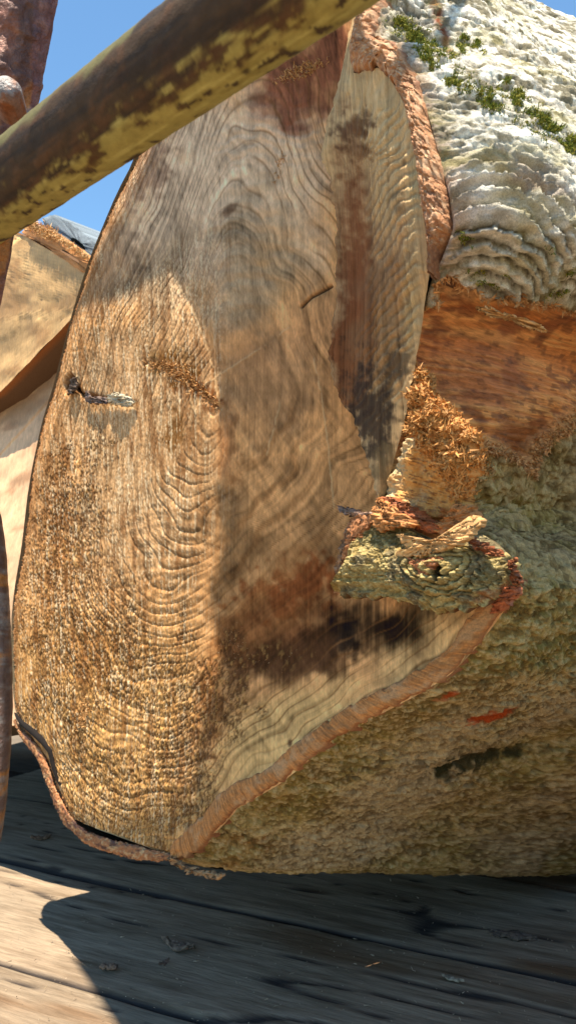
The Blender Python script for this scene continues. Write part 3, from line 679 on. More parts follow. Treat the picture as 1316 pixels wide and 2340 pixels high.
# ---- knot-bearing flap of bark that juts over the face
def knot_flap():
    top = [(800, 1290, .10), (806, 1240, .10), (832, 1205, .095), (880, 1188, .09), (930, 1208, .085), (985, 1232, .08), (1040, 1228, .075), (1085, 1215, .065), (1130, 1235, .055), (1165, 1268, .04), (1195, 1290, .02)]
    bot = [(762, 1352, .085), (800, 1362, .09), (842, 1364, .095), (880, 1366, .10), (930, 1382, .10), (975, 1396, .095), (1040, 1398, .085), (1090, 1388, .07), (1130, 1372, .055), (1165, 1352, .035), (1195, 1335, .005)]
    n, m_ = 360, 170
    A = smooth_line(lift(top), n); B = smooth_line(lift(bot), n)
    s = np.linspace(0, 1, n)[:, None]; t = np.linspace(0, 1, m_)[None, :]
    P = A[:, None] * (1 - t[..., None]) + B[:, None] * t[..., None]
    P += (0.004 * fbm2(s * 50, s * 0, 4, 60) * t)[..., None] * Z
    px, py = proj(P); n1 = fbm2(px / 40, py / 40, 4, 61); n2 = fbm2(px / 12, py / 12, 4, 62)
    q = np.hypot((px - 1035) / 1.9, (py - 1292) / 0.85); qq = q * (1 + .10 * n1) + 13 * n1 + 3 * n2
    fold = np.abs(np.sin(qq / 6.2)) ** 0.6; fm = blob(px, py, 1050, 1300, 150, 80, 5, .2 * n1)
    bulge = np.sin(math.pi * t) * 0.016 + 0.020 * blob(px, py, 1040, 1292, 70, 50, 5, 0, .9)
    h = bulge + 0.0095 * fold * fm + 0.0015 * n2 + 0.004 * n1 + 0.003 * ridged(px / 18, py / 9, 3, 64)
    h -= 0.018 * blob(px, py, 1036, 1305, 9, 18, 10, .3 * n2)
    sw = np.sin((py - 0.08 * (px - 820) - 0.0009 * (px - 900) ** 2 + 8 * n1) / 5.5); h += 0.0025 * sw * sstep(1310, 1340, py)
    n6 = fbm2(px / 4, py / 4, 3, 65); h += .0008 * n6
    P2 = P + h[..., None] * N
    c = np.zeros(P2.shape) + np.array([0.34, 0.235, 0.085]); c = mix(c, (0.50, 0.38, 0.16), .8 * sstep(-.1, .5, n2)); c = mix(c, (0.13, 0.10, 0.06), .8 * sstep(.1, .6, n1))
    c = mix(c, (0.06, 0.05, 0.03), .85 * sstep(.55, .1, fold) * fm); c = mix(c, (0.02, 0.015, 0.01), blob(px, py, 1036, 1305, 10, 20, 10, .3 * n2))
    c = mix(c, (0.08, 0.07, 0.03), .7 * blob(px, py, 870, 1225, 60, 22, 10, .7 * n2) + .6 * blob(px, py, 1130, 1320, 45, 25, -20, .6 * n2))
    c = mix(c, (0.30, 0.12, 0.05), .8 * blob(px, py, 1120, 1360, 40, 10, -25, .7 * n2)); c = mix(c, (0.60, .50, .28), .25 * sstep(.2, .6, n6)); c = mix(c, (0.07, .05, .025), .3 * sstep(.2, .6, -n6))
    # underside and top return to the face so that the flap has its thickness
    tp = (1 - s[:, :, None]) ** .5; lo = P2[:, -1:] - N * 0.06 * tp + Z * 0.012 * tp; lo2 = P2[:, -1:] - N * 0.012 * tp; up = P2[:, :1] - N * 0.05 * tp - Z * .006
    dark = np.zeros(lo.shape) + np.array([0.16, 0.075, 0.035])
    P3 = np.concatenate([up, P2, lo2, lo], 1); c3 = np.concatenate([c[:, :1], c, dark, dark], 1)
    lf = P3[:1] - N * 0.05; P3 = np.concatenate([lf, P3], 0); c3 = np.concatenate([c3[:1], c3], 0)
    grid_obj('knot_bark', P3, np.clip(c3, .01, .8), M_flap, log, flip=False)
knot_flap()

# ---- torn plates and slivers of orange wood round the knot
def jag_plate(name, pts, thick, col, bulge=0.004, seed=0, rag=1.0, roll=0.0):
    """pts: closed outline as (px, py, w). A thin irregular plate with its own thickness"""
    A = np.array(pts, float); A2 = smooth_line(A, max(56, len(pts) * 13), True)
    k = np.arange(len(A2)); A2[:, 0] += rag * 5.0 * fbm2(k * 0.9, k * 0.0 + seed, 3, seed); A2[:, 1] += rag * 5.0 * fbm2(k * 0.9, k * 0.0 + 50, 3, seed + 1)
    cen = A2.mean(0); rings = [1.0, 0.95, 0.88, 0.8, 0.71, 0.62, 0.52, 0.42, 0.31, 0.2, 0.08]
    rows = []
    for r in rings:
        Q = cen + (A2 - cen) * r; P = on_face(Q[:, 0], Q[:, 1], Q[:, 2])
        g = fbm2(Q[:, 0] / 14, Q[:, 1] / 3.0, 3, seed + 3) * 0.0045
        P = P + (bulge * (1 - r * r) + g * (r < 0.97))[:, None] * N
        rows.append(P)
    back = rows[0] - N * thick
    V = np.array([back] + rows); nr, nc = V.shape[:2]
    X, Y = proj(V); g = fbm2(X / 26, Y / 4, 3, seed + 5)
    c = np.zeros(V.shape) + np.array(col); c = c * (1 + 0.35 * g)[..., None]; c = mix(c, np.array(col) * 0.45, .7 * sstep(.2, .8, fbm2(X / 8, Y / 8, 3, seed + 8)))
    return grid_obj(name, V, np.clip(c, .01, .8), M_fibre, log, wrap=True)
OR = (0.52, 0.22, 0.07); LT = (0.66, 0.36, 0.14); DKR = (0.30, 0.09, 0.03)
PL = [
 ([(905, 1222, .12), (935, 1235, .12), (985, 1236, .118), (1030, 1222, .115), (1085, 1180, .10), (1095, 1195, .10), (1060, 1235, .11), (1010, 1258, .115), (960, 1272, .12), (912, 1270, .12), (908, 1262, .12), (925, 1250, .12)], .012, LT, .006),
 ([(848, 1165, .11), (865, 1140, .105), (900, 1160, .105), (935, 1185, .105), (950, 1200, .105), (905, 1205, .11), (870, 1215, .112), (850, 1200, .112)], .010, OR, .005),
 ([(862, 1136, .10), (900, 1140, .098), (960, 1172, .09), (1010, 1205, .09), (985, 1218, .09), (930, 1200, .095), (890, 1172, .10)], .012, DKR, .004),
 ([(1040, 1150, .085), (1078, 1160, .075), (1090, 1185, .07), (1050, 1212, .08), (1005, 1222, .09), (985, 1205, .09), (1020, 1180, .088)], .014, OR, .004),
 ([(925, 1275, .118), (960, 1278, .118), (1008, 1272, .118), (990, 1295, .12), (968, 1325, .12), (950, 1305, .12)], .006, (0.45, 0.17, 0.07), .003),
 ([(1065, 1222, .098), (1085, 1235, .095), (1140, 1262, .08), (1145, 1272, .08), (1120, 1270, .085), (1082, 1252, .095)], .01, DKR, .003),
 ([(1158, 1285, .06), (1170, 1278, .055), (1172, 1300, .055), (1184, 1322, .045), (1178, 1338, .045), (1168, 1325, .05), (1166, 1305, .055)], .01, DKR, .003),
 ([(1150, 1345, .055), (1182, 1340, .04), (1180, 1358, .04), (1150, 1392, .03), (1118, 1402, .03), (1128, 1370, .045)], .01, (0.45, 0.13, 0.05), .003),
 ([(800, 1185, .095), (840, 1175, .10), (852, 1190, .10), (822, 1240, .10), (808, 1290, .098), (780, 1292, .092), (790, 1235, .095)], .022, (0.46, 0.19, 0.075), .004),
 ([(772, 1158, .075), (800, 1162, .085), (850, 1176, .10), (850, 1186, .10), (815, 1182, .09), (780, 1170, .08)], .006, (0.33, 0.20, 0.14), .002),
 ([(800, 1190, .09), (806, 1198, .09), (784, 1270, .09), (770, 1345, .084), (762, 1352, .084), (768, 1290, .086), (784, 1230, .088)], .012, (0.40, 0.22, 0.12), .001),
]
for k, (pts, th_, cc, bg) in enumerate(PL):
    jag_plate('torn_plate', pts, th_, cc, bg, 200 + 11 * k)
# splintered strip hanging from the bottom of the log
jag_plate('hanging_strip', [(385, 1958, .01), (410, 1975, .012), (450, 1990, .014), (505, 2002, .015), (500, 2008, .015), (460, 2000, .014), (425, 1990, .012), (398, 1975, .01)], .006, (0.36, 0.2, 0.09), .002, 400, 1.6)
def shade_log():  # log added out of view, blocks light to darken the deck and bark
    root = empty('sawn_log', (0, 0, 0)); tag(root, 'smaller brown log added out of view right of the big log, to darken deck and bark', 'log')
    SD = np.array([0.616, -0.788, 0.0]); ctr = SD * 0.16 + AX * 0.72 + Z * (DZ + .345)
    th = np.linspace(0, 2 * math.pi, 90, endpoint=False); t = np.linspace(0, 2.6, 60)
    r = .35 * (1 + .05 * fbm2(np.cos(th)[None] * 2 + 7, np.sin(th)[None] * 2 + t[:, None], 3, 77))
    r = r + .006 * ridged(th[None] * 9, t[:, None] * 6, 3, 78)
    V = ctr + t[:, None, None] * AX + r[..., None] * (np.cos(th)[None, :, None] * SD + np.sin(th)[None, :, None] * Z)
    c = np.zeros(V.shape) + np.array([.17, .14, .085]); c = c * (1 + .4 * fbm2(th[None] * 9, t[:, None] * 9, 3, 79))[..., None]
    grid_obj('bark', V, c, M_bark, root, wrap=True)
    rs = np.linspace(0, 1, 24); e = V[0]; F_ = e.mean(0) + (e - e.mean(0))[None] * rs[:, None, None]
    cf = np.zeros(F_.shape) + np.array([.42, .27, .15]); cf = cf * (1 + .25 * np.sin(rs * 90))[:, None, None]
    grid_obj('cut_face', F_, cf, M_face, root, wrap=True)
    e = V[-1]; F_ = e.mean(0) + (e - e.mean(0))[None] * rs[:, None, None]; grid_obj('far_end', F_, cf, M_face, root, wrap=True)
shade_log()
# orange shred under the upper bark lip
jag_plate('torn_strip', [(1085, 700, .10), (1120, 702, .085), (1135, 712, .08), (1165, 720, .06), (1215, 735, .03), (1248, 752, .0), (1240, 756, .0), (1200, 745, .03), (1150, 728, .06), (1120, 722, .08), (1100, 712, .09)], .004, LT, .003, 420, 1.2)
# pale flake in the crack and the dark loose bits beside it
jag_plate('wood_flake', [(245, 905, .012), (262, 897, .014), (285, 903, .014), (308, 915, .012), (302, 926, .012), (275, 928, .012), (250, 920, .01)], .004, (0.62, 0.52, 0.36), .003, 430, 0.8)
jag_plate('wood_flake', [(198, 895, .008), (205, 905, .01), (240, 910, .01), (252, 918, .01), (222, 922, .01), (196, 918, .008)], .004, (0.20, 0.13, 0.10), .001, 440, 0.8)
jag_plate('wood_flake', [(160, 880, .008), (168, 862, .01), (176, 872, .01), (170, 892, .01), (158, 902, .008)], .004, (0.14, 0.09, 0.06), .001, 450, 0.8)

# ---- shards: many little slivers, joined (nobody could count them)
def shards(name, base, dirn, length, width, cols, m, parent=None, curl=0.4, kind='stuff'):
    n = len(base); D = dirn / (np.linalg.norm(dirn, axis=1, keepdims=True) + 1e-9)
    rv = rng.normal(size=(n, 3)); S = np.cross(D, rv); S /= np.linalg.norm(S, axis=1, keepdims=True); B = np.cross(D, S)
    L = length[:, None]; Wd = width[:, None]
    mid = base + D * L * .55 + B * L * curl * rng.normal(size=(n, 1)) * .3
    tip = base + D * L + B * L * curl * rng.normal(size=(n, 1)) * .8
    V = np.stack([base - S * Wd * .5, base + S * Wd * .5, mid + S * Wd * .35, mid - S * Wd * .35, tip + S * Wd * .08, tip - S * Wd * .08, base + B * Wd * .6, mid + B * Wd * .4], 1)
    i = np.arange(n)[:, None] * 8
    F = np.concatenate([i + np.array([[0, 1, 2, 3]]), i + np.array([[3, 2, 4, 5]]), i + np.array([[1, 6, 7, 2]]), i + np.array([[6, 0, 3, 7]])], 0)
    C = np.repeat(cols[:, None], 8, 1)
    o = link(name, raw_mesh(name, V.reshape(-1, 3), F, C.reshape(-1, 3), False), m, parent)
    if kind: o['kind'] = kind
    return o
def pick(mask_w, n):
    p = mask_w.ravel().astype(float); p /= p.sum(); return rng.choice(len(p), n, p=p)
def face_shards():
    P, c, px, py, rough, fuzz = face_data
    inframe = ((px > 0) & (px < 1316) & (py > 0))
    area = np.ones_like(px)
    wgt = (rough * 0.30 + fuzz * 1.0) * inframe
    edge = sstep(14, 2, polydist(px, py, [(q[0], q[1]) for q in RIM_L], False)); wgt = wgt + 7.0 * edge * inframe
    idx = pick(wgt, 13000); b = P.reshape(-1, 3)[idx]; f = fuzz.ravel()[idx]; e = edge.ravel()[idx]
    d = N * 0.8 + rng.normal(size=(len(idx), 3)) * 0.55 + np.array([0, 0, -0.55]) - U * (e * 0.5)[:, None]
    Ln = 0.0008 + 0.0024 * rng.random(len(idx)) ** 2 * (0.5 + f) + .0035 * e * rng.random(len(idx)); 
    cc = np.array([0.46, 0.30, 0.15]) * (0.7 + 0.6 * rng.random((len(idx), 1))); cc = np.where((rng.random(len(idx)) < 0.35 * f + .1 + .6 * e)[:, None], np.array([0.46, 0.21, 0.075]), cc)
    shards('sawn_fibres', b - N * 0.0004, d, Ln, 0.0005 + 0.0007 * rng.random(len(idx)) + .0010 * e, np.clip(cc, 0, .85), M_fibre, log)
    g = np.exp(-(polydist(px, py, [(345, 832), (390, 842), (425, 866), (460, 890), (495, 925)], False) / 12) ** 2) + 0.6 * blob(px, py, 415, 850, 36, 24) + .9 * blob(px, py, 196, 1630, 14, 34, 15)
    g = g + .8 * blob(px, py, 690, 165, 60, 14, -20) + .5 * blob(px, py, 640, 385, 8, 40, 15)
    idx = pick(g * g, 1500); b = P.reshape(-1, 3)[idx]
    d = N * 0.6 + rng.normal(size=(len(idx), 3)) * 0.6 + np.array([0, 0, 0.3])
    cc = np.array([0.62, 0.33, 0.12]) * (0.6 + 0.6 * rng.random((len(idx), 1)))
    shards('torn_fibres', b - N * .0005, d, 0.003 + 0.006 * rng.random(len(idx)), 0.001 + 0.0015 * rng.random(len(idx)), np.clip(cc, 0, .85), M_fibre, log)
face_shards()
def torn_cluster():
    V, nrm, px, py, c = bark_data
    m = blob(px, py, 1010, 985, 55, 40, 20) + blob(px, py, 1060, 1030, 45, 35, 30) + blob(px, py, 1000, 1050, 55, 50, 0) * .7 + .7 * blob(px, py, 945, 930, 14, 100, 8)
    m = m * (px > 900) * (px < 1120)
    idx = pick(m, 3200); b = V.reshape(-1, 3)[idx]
    # towards the knot they hang off the torn edge
    d = N * 1.0 + rng.normal(size=(len(idx), 3)) * 0.7 + np.array([0, 0, -.1]) + U * 0.3
    cc = np.array([0.66, 0.34, 0.11]) * (0.6 + 0.6 * rng.random((len(idx), 1)))
    shards('torn_fibres', b - N * .003, d, 0.003 + 0.007 * rng.random(len(idx)), 0.002 + 0.004 * rng.random(len(idx)), np.clip(cc, 0, .85), M_fibre, log, curl=.6)
    # lip of the peeled patch
    e = np.exp(-(polydist(px, py, PEEL, True) / 5) ** 2) * (py < 1090) * (px < 1330) * (px > 990); idx = pick(e, 1500); b = V.reshape(-1, 3)[idx]
    d = nrm.reshape(-1, 3)[idx] * .4 + rng.normal(size=(len(idx), 3)) * .5 + AX * .3
    cc = np.array([0.58, 0.29, 0.11]) * (0.6 + 0.6 * rng.random((len(idx), 1)))
    shards('torn_fibres', b, d, 0.003 + 0.008 * rng.random(len(idx)), 0.0015 + 0.003 * rng.random(len(idx)), np.clip(cc, 0, .85), M_fibre, log)
torn_cluster()

# lumpy mass of torn wood in the corner between facet and peeled patch
def torn_mass():
    n, m_ = 150, 120
    left = [(958, 850, .10), (940, 900, .10), (932, 960, .10), (940, 1010, .10), (972, 1050, .10), (1005, 1092, .09), (1040, 1130, .08)]
    right = [(972, 850, .10), (985, 905, .11), (1020, 930, .11), (1052, 958, .11), (1085, 1000, .10), (1085, 1045, .095), (1058, 1135, .08)]
    A = smooth_line(lift(left), n); B = smooth_line(lift(right), n)
    s = np.linspace(0, 1, n)[:, None]; t = np.linspace(0, 1, m_)[None, :]
    P = A[:, None] * (1 - t[..., None]) + B[:, None] * t[..., None]
    P += (.006 * fbm2(s * 14, s * 0, 3, 900) * (1 - t) ** 6 + .004 * fbm2(s * 16, s * 0, 3, 901) * t ** 6)[..., None] * U
    X, Y = proj(P); n1 = fbm2(X / 24, Y / 30, 4, 902); r = ridged(X / 16 + 1.5 * n1, Y / 26 + n1, 4, 903); r2 = fbm2(X / 4, Y / 12, 3, 904)
    ed = np.minimum(t, 1 - t) * 2
    h = .010 * np.sin(math.pi * t) * sstep(0, .25, s) + .009 * n1 + .005 * r + .003 * r2 - .02 * np.exp(-(ed / .12) ** 2)
    P = P + h[..., None] * N
    c2 = np.zeros(P.shape) + np.array([.52, .21, .05]); c2 = mix(c2, (.62, .33, .12), sstep(.1, .8, r2)); c2 = mix(c2, (.26, .08, .02), .85 * sstep(.2, -.5, r))
    grid_obj('torn_wood', P, np.clip(c2, .01, .85), M_fibre, log)
    idx = pick(.35 + sstep(.1, .6, n1 + r * .3), 5200); b = P.reshape(-1, 3)[idx]
    d = N * 0.7 + rng.normal(size=(len(idx), 3)) * 0.8 + np.array([0, 0, .15]) + U * .25
    cc = np.array([0.64, 0.30, 0.085]) * (0.55 + 0.6 * rng.random((len(idx), 1)))
    shards('torn_fibres', b - N * .002, d, 0.0025 + 0.006 * rng.random(len(idx)) ** 1.5, 0.0018 + 0.0035 * rng.random(len(idx)), np.clip(cc, 0, .85), M_fibre, log, curl=.9)
torn_mass()
def torn_ramp():
    n, m_ = 110, 130
    left = [(925, 985, .082), (908, 1030, .075), (888, 1080, .07), (868, 1122, .07), (878, 1142, .075), (915, 1160, .08), (950, 1182, .08)]
    right = [(985, 1035, .09), (1015, 1060, .085), (1045, 1085, .075), (1062, 1112, .07), (1070, 1140, .065), (1060, 1165, .065), (1020, 1192, .07)]
    A = smooth_line(lift(left), n); B = smooth_line(lift(right), n); s = np.linspace(0, 1, n)[:, None]; t = np.linspace(0, 1, m_)[None, :]
    P = A[:, None] * (1 - t[..., None]) + B[:, None] * t[..., None]; X, Y = proj(P)
    n1 = fbm2(X / 26, Y / 26, 4, 930); g = fbm2((X + Y * .5) / 16, (Y - X * .3) / 3.2, 3, 931); cr = fbm2(X / 6, Y / 6, 3, 932)
    pale = sstep(.42, .0, t + .25 * n1)
    ed = np.minimum(np.minimum(t, 1 - t), np.minimum(s, 1 - s)) * 2
    h = .006 * n1 + .0014 * g + .0035 * cr * pale - .012 * np.exp(-(ed / .07) ** 2)
    P = P + h[..., None] * N
    c2 = np.zeros(P.shape) + np.array([.60, .29, .075]); c2 = c2 * (1 + .15 * n1)[..., None]; c2 = mix(c2, (.16, .055, .015), .8 * sstep(.22, .55, g) * (1 - .5 * pale)); c2 = mix(c2, (.62, .47, .26), .8 * pale)
    c2 = mix(c2, (.30, .09, .02), .8 * sstep(.72, 1, s + .15 * n1))
    lo = P[-1:] - N * .06; P = np.concatenate([P, lo], 0); c2 = np.concatenate([c2, c2[-1:]], 0)
    grid_obj('torn_wood', P, np.clip(c2, .01, .85), M_fibre, log)
torn_ramp()

# ---- moss on the upper bark
def moss():
    V, nrm, px, py, c = bark_data
    X = px + 14 * fbm2(px / 14, py / 14, 3, 300); Y = py + 12 * fbm2(px / 14, py / 14, 3, 301)
    spots = [(968, 125, 16, 12), (1040, 185, 18, 12), (990, 150, 10, 7), (1100, 215, 28, 13), (1125, 240, 20, 11), (1150, 190, 10, 11), (1180, 225, 14, 10), (1225, 262, 26, 14), (1245, 290, 14, 10), (1300, 330, 24, 16),
             (1270, 300, 10, 8), (1150, 600, 8, 6), (1110, 630, 26, 8), (1065, 540, 18, 10), (1275, 665, 22, 12), (930, 60, 30, 10), (950, 85, 24, 8), (1060, 95, 10, 16), (1085, 110, 10, 8), (985, 90, 9, 5), (1290, 610, 16, 8), (1255, 560, 10, 6)]
    m = np.zeros(px.shape)
    for (a, b, rx, ry) in spots: m = np.maximum(m, blob(X, Y, a, b, rx, ry, 25))
    m2 = np.zeros(px.shape)
    for (a, b, rx, ry) in [(1000, 120, 60, 14), (1075, 195, 60, 18), (1180, 260, 90, 22), (930, 70, 50, 16), (1090, 630, 40, 10), (1250, 320, 50, 16)]: m2 = np.maximum(m2, blob(X, Y, a, b, rx, ry, 30))
    gm = sstep(-.1, .35, fbm2(px / 8, py / 8, 3, 302)); m = m * gm; m2 = m2 * sstep(.0, .4, fbm2(px / 11, py / 7, 3, 303))
    idx = np.r_[pick(m, 9000), pick(m2, 4000)]; n = len(idx); b = V.reshape(-1, 3)[idx] + rng.normal(size=(n, 3)) * .0015
    d = nrm.reshape(-1, 3)[idx] * .9 + rng.normal(size=(n, 3)) * .5 + Z * .3
    cc = np.array([0.13, 0.16, 0.025]) * (0.5 + 0.9 * rng.random((n, 1))); yl = rng.random(n) < .35; cc[yl] = np.array([0.34, 0.30, 0.05])
    Ln = np.r_[0.0015 + 0.0032 * rng.random(9000), 0.001 + .0025 * rng.random(4000)]
    shards('moss', b, d, Ln, 0.0008 + 0.0010 * rng.random(n), cc, M_moss, log, curl=.5)
moss()

# ================================================================== NEIGHBOURING LOGS
def neighbour(outline, w_of, label, tint, back_len=2.6, band=None, seed=0, tilt=0.0, bark_tint=(0.16, 0.17, 0.17)):
    root = empty('sawn_log', (0, 0, 0)); tag(root, label, 'log')
    A = np.array(outline, float); wv = np.full(len(A), w_of)
    P = on_face(A[:, 0], A[:, 1], wv)
    u, _, z = uwz(P)
    if tilt:
        zt = z.max(); wv2 = w_of + (zt - z) * tilt; P = on_face(A[:, 0], A[:, 1], wv2)
    P = np.concatenate([np.stack([P[i] * .96 + P[i - 1] * .04, P[i] * .96 + P[(i + 1) % len(P)] * .04]) for i in range(len(P))])
    Q = smooth_line(P, 260, True); cen = Q.mean(0)
    rs = np.linspace(0, 1, 110)
    V = cen + (Q[None] - cen) * rs[:, None, None]
    X, Y = proj(V); n1 = fbm2(X / 50, Y / 50, 4, seed); uu, _, zz = uwz(V)
    st = fbm2(uu * 120 + zz * 10, zz * 9, 3, seed + 2); h = .004 * n1 + .0015 * st
    V = V + h[..., None] * N
    c = np.zeros(V.shape) + np.array(tint)
    bands = noise2(rs[:, None] * 14 + .3 * n1, 0 * X, seed + 4); c = c * (1 + .25 * bands + .12 * st + .15 * n1)[..., None]
    rr_ = np.hypot(uu - uu.max() - .1, zz - zz.min() + .5) * 38 + .8 * n1; c = c * (1 + .14 * np.sin(rr_ * 2.1) * noise2(rr_ * .5, 0 * rr_, seed + 12) + .10 * fbm2(uu * 300, zz * 20, 3, seed + 14))[..., None]
    c = mix(c, np.array(tint) * np.array([.62, .5, .42]), .7 * sstep(.15, .6, fbm2(uu * 7, zz * 22, 4, seed + 15)))
    c = mix(c, np.array(tint) * .55, .6 * sstep(.2, .8, noise2((Y + .5 * X) / 60 + .5 * n1, 0 * X, seed + 6)))
    grid_obj('cut_face', V, np.clip(c, .01, .8), M_face2, root, wrap=True)
    t = np.r_[0, .01, .03, .06, .1, .15, .2, .3, .45, .7, 1, 1.5, back_len]
    W = Q[None] + t[:, None, None] * AX - (h[-1] * 0)[None, :, None] * N
    out = W - W.mean(1, keepdims=True); W = W + .004 * (fbm2(np.arange(260)[None] / 4, t[:, None] * 30, 3, seed + 9))[..., None] * out / np.linalg.norm(out, axis=-1, keepdims=True)
    W[0] = Q
    cb = np.zeros(W.shape) + np.array(bark_tint); cb = mix(cb, (0.33, 0.13, 0.05), (t < .012)[:, None] + 0 * W[..., 0])
    grid_obj('bark', W, cb, M_bark, root, wrap=True)
    e = W[-1]; Ve = np.stack([e, np.repeat(e.mean(0)[None], 260, 0)], 0); grid_obj('far_end', Ve, np.zeros(Ve.shape) + np.array(tint), M_face2, root, wrap=True)
    return root
M_face2 = material('neighbour_wood', 0.65, None, ((1, 0.002),), (ROTU, (200, 200, 40)), 0.18, 1.0, 0.3)
up_out = [(75, 548), (140, 586), (205, 632), (300, 690), (330, 640), (250, 660), (165, 728), (90, 805), (0, 898), (-160, 1010), (-360, 960), (-440, 760), (-330, 580), (-120, 500)]
up_out = [(60, 540), (200, 622), (262, 662), (250, 690), (165, 728), (0, 898), (-160, 1010), (-360, 960), (-440, 760), (-330, 580), (-120, 490)]
upper = neighbour(up_out, -0.24, 'upper neighbouring log with an ochre sawn end and orange bark edge, left of big log', (0.60, 0.36, 0.15), seed=700, bark_tint=(0.17, 0.10, 0.06))
# orange inner-bark ledge and grey bark of the upper neighbour
def upper_ledge():
    a = [(50, 532, -.24), (75, 512, -.235), (120, 530, -.235), (165, 560, -.235), (205, 590, -.235), (260, 640, -.235), (262, 672, -.24), (205, 632, -.235), (150, 596, -.235), (95, 556, -.235)]
    def plate(name, pts, thick, col, seed, m, bulge=.004):
        A = smooth_line(np.array(pts, float), 120, True); k = np.arange(120); A[:, 1] += 2.0 * fbm2(k * .8, k * 0., 3, seed)
        cen = A.mean(0); rows = []
        for r in [1, .9, .7, .45, .2]:
            Q = cen + (A - cen) * r; rows.append(on_face(Q[:, 0], Q[:, 1], Q[:, 2]) + (bulge * (1 - r) + .003 * fbm2(Q[:, 0] / 8, Q[:, 1] / 8, 3, seed + 2))[:, None] * N)
        V = np.array([rows[0] - N * thick + 0] + rows); X, Y = proj(V)
        c = np.zeros(V.shape) + np.array(col); c = c * (1 + .4 * fbm2(X / 20, Y / 6, 3, seed + 4))[..., None]
        return grid_obj(name, V, np.clip(c, .01, .8), m, upper, wrap=True)
    plate('inner_bark', a, .03, (0.50, 0.22, 0.07), 720, M_inner)
    b = [(100, 500, -.30), (125, 490, -.30), (160, 508, -.30), (200, 538, -.30), (240, 575, -.30), (262, 640, -.30), (215, 600, -.30), (165, 562, -.30), (110, 530, -.30)]
    plate('bark', b, .25, (0.20, 0.235, 0.26), 730, M_bark, .01)
    # torn pale fibres on the ledge
    t = rng.random(500); X = 70 + 55 * t + rng.normal(size=500) * 6; Y = 512 + 26 * t + rng.normal(size=500) * 6
    t2 = rng.random(500); X = np.r_[X, 118 + 84 * t2]; Y = np.r_[Y, 532 + 56 * t2 + rng.normal(size=500) * 1.3]
    B = on_face(X, Y, -.225); d = rng.normal(size=(1000, 3)) + N * .8
    cc = np.array([0.70, 0.42, 0.18]) * (.6 + .6 * rng.random((1000, 1)))
    shards('torn_fibres', B, d, .004 + .012 * rng.random(1000), .002 + .003 * rng.random(1000), np.clip(cc, 0, .85), M_fibre, upper)
upper_ledge()
lo_out = [(300, 700), (168, 742), (95, 815), (0, 908), (-180, 1040), (-420, 1120), (-520, 1400), (-380, 1640), (-120, 1700), (60, 1650), (260, 1500), (380, 1100), (380, 800)]
lower = neighbour(lo_out, -0.36, 'lower neighbouring log end, half sunlit, between the curved rusty bar and the big log', (0.62, 0.38, 0.21), seed=740, tilt=0.20, bark_tint=(0.10, 0.08, 0.06))

# ================================================================== STEEL RACK
M_paint = material('chipped_yellow_paint', 0.7, None, ((60, 0.0012), (400, 0.0004)), None, 0.2, 60, 0.12)
M_rust = material('rusty_steel', 0.55, None, ((70, 0.004), (300, 0.0015)), None, 0.4, 90, 0.5, 0.25)
def pipe():
    A = at_depth(np.array(-160.), np.array(555.), np.array(.885)); B0 = at_depth(np.array(20.), np.array(428.), np.array(.79)); B1 = at_depth(np.array(500.), np.array(79.), np.array(.585))
    d = B1 - B0; d /= np.linalg.norm(d); P = np.linspace(B0 - d * .30, B1 + d * 1.0, 700)
    V, th = tube(P, 0.0402, 96)
    nr = (V - P[:, None]) / 0.0402
    s = np.linspace(0, 1, 700)[:, None] * (np.linalg.norm(P[-1] - P[0])); tt = th[None, :]
    # 0 underneath, 1 at the top, seen from the camera's side
    upv = nr[..., 2] * .62 - (nr @ _f) * .0 ; 
    px, py = proj(V)
    cs, sn = np.cos(tt), np.sin(tt)
    n1 = fbm2(s * 22, cs * 1.6 + sn * 1.1 + 4, 4, 800); n2 = fbm2(s * 70, cs * 5 + sn * 4, 4, 801); n3 = fbm2(s * 180, cs * 11 + sn * 9, 3, 802); n4 = fbm2(s * 12, cs * 9 + sn * 8, 4, 803)
    mid = (B0 + B1) / 2 - EYE; mid /= np.linalg.norm(mid); acr = np.cross(mid, d); acr /= np.linalg.norm(acr); acr *= np.sign(acr[2])
    v = nr @ acr; run = s - s.mean()
    k = v + .26 * n1 + .30 * n2 + .16 * n4 + .22
    rust = sstep(-.30, .12, k + .12 * n3)
    topy = sstep(.80, .95, v + .2 * n1 - .05)
    c = np.zeros(V.shape) + np.array([0.36, 0.30, 0.095]); c = mix(c, (0.23, 0.18, 0.055), .8 * sstep(-.2, .5, n2)); c = mix(c, (0.56, 0.50, 0.18), .6 * sstep(0, .5, n4))
    c = mix(c, (0.30, 0.17, 0.05), .55 * sstep(-.3, .1, k)); c = mix(c, (0.058, 0.034, 0.022), rust * .96)
    c = mix(c, (0.12, 0.06, 0.03), .6 * rust * sstep(.1, .6, n2)); c = mix(c, (0.03, 0.024, 0.022), .6 * rust * sstep(.1, .5, n4))
    spots = sstep(.44, .58, n2 + .25 * n3); c = mix(c, (0.05, 0.03, 0.025), spots * (1 - rust) * .9)
    c = mix(c, (0.15, 0.135, 0.055), .8 * topy)
    V = V + ((-0.0007 * rust + .0004 * n2)[..., None]) * nr
    root = grid_obj('yellow_pipe', V, np.clip(c, .01, .8), M_paint, None, wrap=True)
    tag(root, 'thick yellow steel pipe with brown rust crossing in front of the big log', 'pipe')
pipe()

